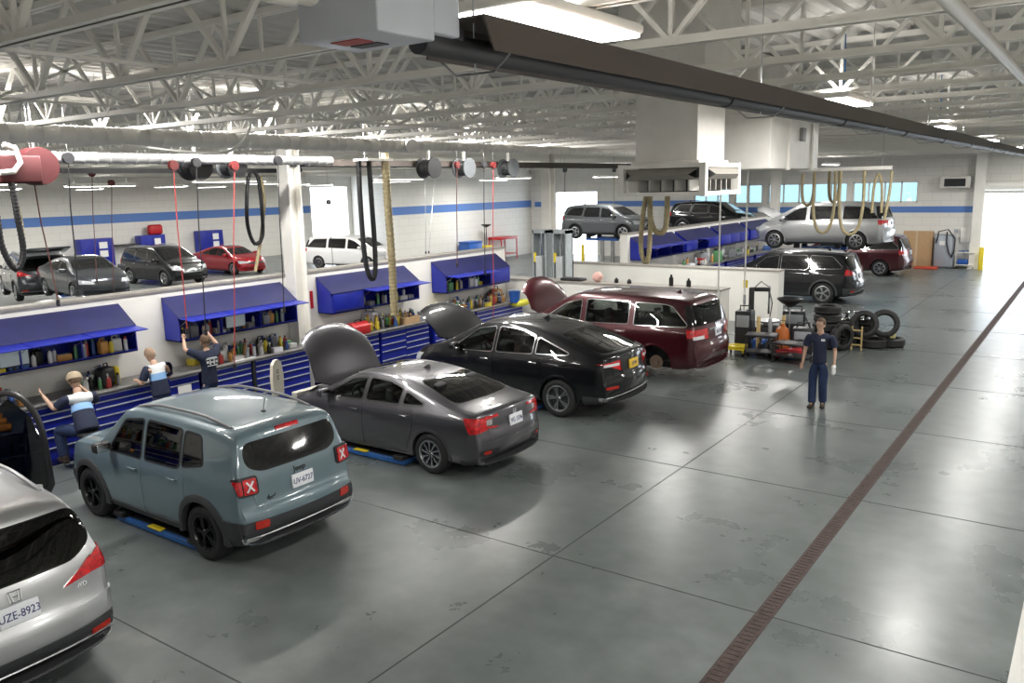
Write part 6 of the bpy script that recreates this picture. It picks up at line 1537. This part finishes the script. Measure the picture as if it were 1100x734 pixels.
# tyres
def tyre_mesh(r=.34, w=.22):
    q = MB(); h = w/2; ri = r*.63
    q.lathe([(ri, -h*.7), (ri+.02, -h*.95), (r-.06, -h), (r-.02, -h*.85), (r, -h*.6), (r-.004, -h*.3), (r-.012, -h*.27), (r-.012, -h*.22), (r-.002, -h*.2), (r, 0), (r-.002, h*.2), (r-.012, h*.22), (r-.012, h*.27), (r-.004, h*.3), (r, h*.6), (r-.02, h*.85), (r-.06, h), (ri+.02, h*.95), (ri, h*.7), (ri+.015, h*.4), (ri+.015, -h*.4), (ri, -h*.7)], 36, cap=False)
    o = q.build('tyre', mat('tyre_black', (.02, .02, .021), .6, bump=.1, nscale=30)); me = o.data; bpy.data.objects.remove(o); return me
TM = tyre_mesh()
def tyre(x, y, z, rx, ry, rz, label, s=1.0):
    o = bpy.data.objects.new('tyre', TM); COL.objects.link(o); o.location = (x, y, z); o.rotation_euler = (rx, ry, rz); o.scale = (s,)*3
    return tag(o, label, 'tyre')
def stack(x, y, n, place, z=0, s=1.0):
    names = ['bottom', 'second from the bottom', 'third from the bottom', 'fourth from the bottom', 'fifth']
    for k in range(n): tyre(x+rc.uniform(-.02, .02), y+rc.uniform(-.02, .02), z+(.115+.228*k)*s, 0, 0, 0, 'black tyre lying flat, %s %s' % (names[k] if k < n-1 else 'topmost', place), s)
stack(-5.75, 22.2, 5, 'of the tall pile behind the walking person')
stack(-5.45, 22.9, 3, 'of the pile with silver wheels on top')
stack(-4.75, 22.85, 1, 'under the two leaning tyres', s=1.05)
stack(-5.15, 23.6, 3, 'of the pile behind the leaning tyres')
stack(-5.9, 21.4, 1, 'beside the upright tyre')
tyre(-5.30, 21.98, .36, R(90), 0, R(60), 'black tyre standing upright just behind the walking person')
tyre(-4.95, 22.78, .60, R(75), 0, R(12), 'black tyre leaning on the low pile, left of two', 1.05)
tyre(-4.50, 23.0, .62, R(75), 0, R(14), 'black tyre with white rim band leaning on the low pile, right of two', 1.08)
tyre(-4.35, 23.2, .12, 0, 0, 0, 'single black tyre lying flat at the right end of the tyre heap')
tag(MB().rbox(-.06, -.06, 0, .06, .06, .14, .01).build('yellow_box', mat('pale_yellow', (.75, .68, .3), .6), None, (-4.3, 23.1, .235)), 'small yellow box on the flat tyre at the right end', 'box')
def loose_rim(x, y, z, label):
    o = empty('alloy_wheel', (x, y, z), 0, label, 'wheel rim'); q = MB(); q.lathe([(.19, 0), (.215, .01), (.21, .03), (.19, .05), (.19, .16), (.215, .18)], 28, cap=False); q.build('rim_barrel', chrome, o)
    q = MB(); q.lathe([(.001, .15), (.04, .15), (.05, .13)], 12, cap=False)
    for k in range(5): a = 2*PI*k/5; q.beam((.03*math.cos(a), .03*math.sin(a), .15), (.2*math.cos(a), .2*math.sin(a), .16), .04, .02)
    q.build('spokes', chrome, o)
loose_rim(-5.55, 22.85, .69, 'silver wheel rim on the middle tyre pile, left one'); loose_rim(-5.1, 23.1, .69, 'silver wheel rim beside the other on the tyre heap')
o = empty('tyre_dolly', (-5.0, 22.25, 0), 0, 'small upright tan frame trolley in front of the tyres', 'trolley')
for s in (-1, 1): MB().box(s*.12-.015, -.02, 0, s*.12+.015, .02, .62).build('side_rail', MATS['tan_tube'], o)
for z in (.12, .3, .5): MB().box(-.12, -.015, z, .12, .015, z+.03).build('rung', MATS['tan_tube'], o)
# ---------------------------------------------------------------- black panel and cart at lower left
o = empty('car_door_glass', (-12.85, 5.25, 0), R(32), 'tall curved black rimmed panel standing on the floor by the bench at the left', 'car panel')
pts = []
for k in range(21):
    a = PI*k/20; pts.append((-.48*math.cos(a), 0, .62+.98*math.sin(a)**.8 if k not in (0, 20) else .62))
q = MB(); q.tube([(-.48, 0, .25)]+pts+[(.50, 0, .2), (.42, 0, .04), (-.2, 0, .03), (-.42, 0, .08)], .045, 8, closed=True); q.build('frame', black_pl, o)
q = MB(); q.prism([(-.45, .10), (.45, .10), (.45, .8), (.3, 1.25), (0, 1.5), (-.3, 1.3), (-.45, .8)], 'y', -.008, .008); q.build('glass', glass_mat('dark_glass', (.12, .14, .15)), o)
MB().box(.28, -.02, .12, .36, -.012, .20).build('white_label', paper, o)
o = empty('parts_trolley', (-13.1, 4.05, 0), 0, 'dark blue parts trolley with orange rags behind the black rimmed panel', 'trolley')
MB().rbox(-.35, -.9, .45, .35, .75, .52, .02).rbox(-.35, -.9, .1, .35, .75, .15, .02).build('trays', mat('trolley_blue', (.01, .03, .07), .5), o)
for a in (-1, 1):
    for b in (-.85, .7): MB().box(a*.32-.02, b-.02, 0, a*.32+.02, b+.02, .85).build('leg', MATS['trolley_blue'], o)
MB().rbox(-.37, -.92, .84, .37, .77, .88, .01).build('top_tray', MATS['trolley_blue'], o)
for k in range(3): tag(MB().rbox(-13.3+.1*k, 3.55+k*.42, .885, -13.05+.08*k, 3.85+k*.42, .95, .03).build('orange_rag', mat('orange_rag', (.7, .25, .03), .8, bump=.6, nscale=12)), 'one of the crumpled orange rags on the dark blue trolley', 'rag', 'orange rags on the dark blue trolley')
# white headrest shaped fender cover between the blue-grey SUV and the bonnet
o = empty('oval_board', (-12.45, 9.75, 0), R(20), 'cream oval board on a dark foot in front of the dark grey sedan', 'board')
MB().prism([(-.17, .62), (.17, .62), (.19, .97), (.14, 1.22), (.04, 1.30), (-.06, 1.30), (-.15, 1.22), (-.19, .97)], 'x', -.03, .03).build('board', mat('cream', (.62, .58, .48), .7), o)
MB().box(-.02, -.03, .04, .02, .03, .62).rbox(-.2, -.2, 0, .2, .2, .05, .01).build('foot', dark_metal, o)
text_mesh('letters', 'M M', .11, dark_metal, o, Matrix.Translation((.032, 0, 1.02)) @ Matrix(((0, 0, 1, 0), (1, 0, 0, 0), (0, 1, 0, 0), (0, 0, 0, 1))) @ Matrix.Rotation(R(90), 4, 'Z'), .002)
# ---------------------------------------------------------------- far wall fittings
o = empty('cardboard_sheet', (-7.45, 44.72, 0), 0, 'big flat brown cardboard box leaning on the far wall', 'cardboard'); MB().rbox(-.66, -.12, .02, .66, .12, 1.74, .01).build('carton', card, o); MB().box(-.1, -.125, .02, .0, -.12, 1.74).build('tape', mat('tape', (.6, .45, .3), .4), o)
tag(MB().rbox(-7.4, 43.6, 0, -6.4, 44.3, .08, .02).build('red_mat', mat('red_orange', (.55, .07, .03), .7)), 'low red-orange tray on the floor in front of the cardboard', 'tray')
o = empty('pressure_tank', (-6.2, 44.6, 0), 0, 'pale grey cabinet-like tank with dark hoses over it by the far wall', 'tank')
MB().rbox(-.48, -.25, 0, .38, .25, 1.62, .12).build('tank_body', mat('tank_grey', (.42, .46, .52), .35, .3), o); MB().tube([(-.4, -.27, 1.2), (-.3, -.3, 1.75), (.1, -.3, 1.85), (.42, -.3, 1.4), (.40, -.3, .8), (.28, -.3, .5)], .03, 8).build('hose', h_black, o); MB().tube([(.05, -.28, 1.75), (.06, -.3, 1.2), (.2, -.3, .7), (.35, -.3, .55)], .03, 8).build('second_hose', h_black, o); MB().box(-.25, -.26, 1.1, .0, -.25, 1.3).build('label_plate', paper, o)
roll_cart(-5.33, 44.55, .78, .5, .80, steel_white, 'grey shop cart with blue bins beside the yellow bollard', 0)
for z, l in ((.22, 'dark blue bin on the lower shelf of the grey shop cart'), (.82, 'dark blue bin on top of the grey shop cart')):
    tag(MB().rbox(-5.64, 44.33, z, -5.2, 44.7, z+(.22 if z < .5 else .02), .02).build('blue_bin', blue_pl), l, 'bin')
tag(MB().rbox(-5.64, 44.35, .36, -5.02, 44.75, .70, .03).build('blue_case', blue_pl), 'x', 'case') if False else None
o = empty('bollard', (-4.62, 44.1, 0), 0, 'yellow bollard beside the open overhead door', 'bollard'); MB().lathe([(.11, 0), (.11, 1.0), (.08, 1.06), (.001, 1.08)], 20).build('bollard_post', yellow, o)
o = empty('wall_panel_box', (-5.45, 44.93, 1.2), 0, 'small white electrical box with switches on the far wall', 'electrical box'); MB().rbox(-.2, -.06, 0, .2, .06, .68, .01).build('box_body', steel_white, o); MB().box(-.14, -.07, .4, .14, -.06, .6).build('box_door', white, o); MB().rbox(-.48, -.04, .48, -.32, .06, .64, .02).build('gauge', post_grey, o)
o = empty('air_unit', (-5.9, 44.72, 3.78), 0, 'white wall heater with a dark grille high beside the overhead door', 'wall heater'); MB().rbox(-.75, -.25, 0, .55, .25, .55, .03).build('case', duct_mat, o); MB().box(-.55, -.26, .08, .35, -.25, .44).build('grille', black_pl, o)
for k in range(5): MB().box(-.53, -.27, .12+k*.065, .33, -.255, .135+k*.065).build('grille_slat', dark_metal, o)
o = empty('overhead_door', (-2.85, 44.9, 3.5), 0, 'rolled up overhead door above the bright opening', 'overhead door'); MB().lathe([(.001, -1.9), (.22, -1.9), (.22, 1.9), (.001, 1.9)], 24, axis='x').build('curtain_roll', steel_white, o, (0, -.1, .35)); MB().box(-2.0, -.02, -.05, -1.92, .08, .6).box(1.92, -.02, -.05, 2.0, .08, .6).build('side_brackets', dark_metal, o)
# white low office roof close under the viewpoint
struct(MB().box(-.113, -2.9, 0, 8.9, 7.5, 3.0).build('wall_office', mat('office_white', (.95, .95, .93), .5)))

# things of one kind that look alike say which one they are by their order along the bench
_by = {}
for _o in scene.objects:
    if _o.parent is None and _o.get('group') and not _o.get('kind'): _by.setdefault(_o['label'], []).append(_o)
for _l, _os in _by.items():
    if len(_os) > 1:
        _os.sort(key=lambda o: (o.location.y if o.type == 'EMPTY' else sum(v.co.y for v in o.data.vertices)/len(o.data.vertices)+o.location.y))
        for _i, _o in enumerate(_os): _o['label'] = '%s, %s' % (_l.replace('one of the ', 'one of '), 'nearest one' if _i == 0 else '%s nearest' % ORD[_i])
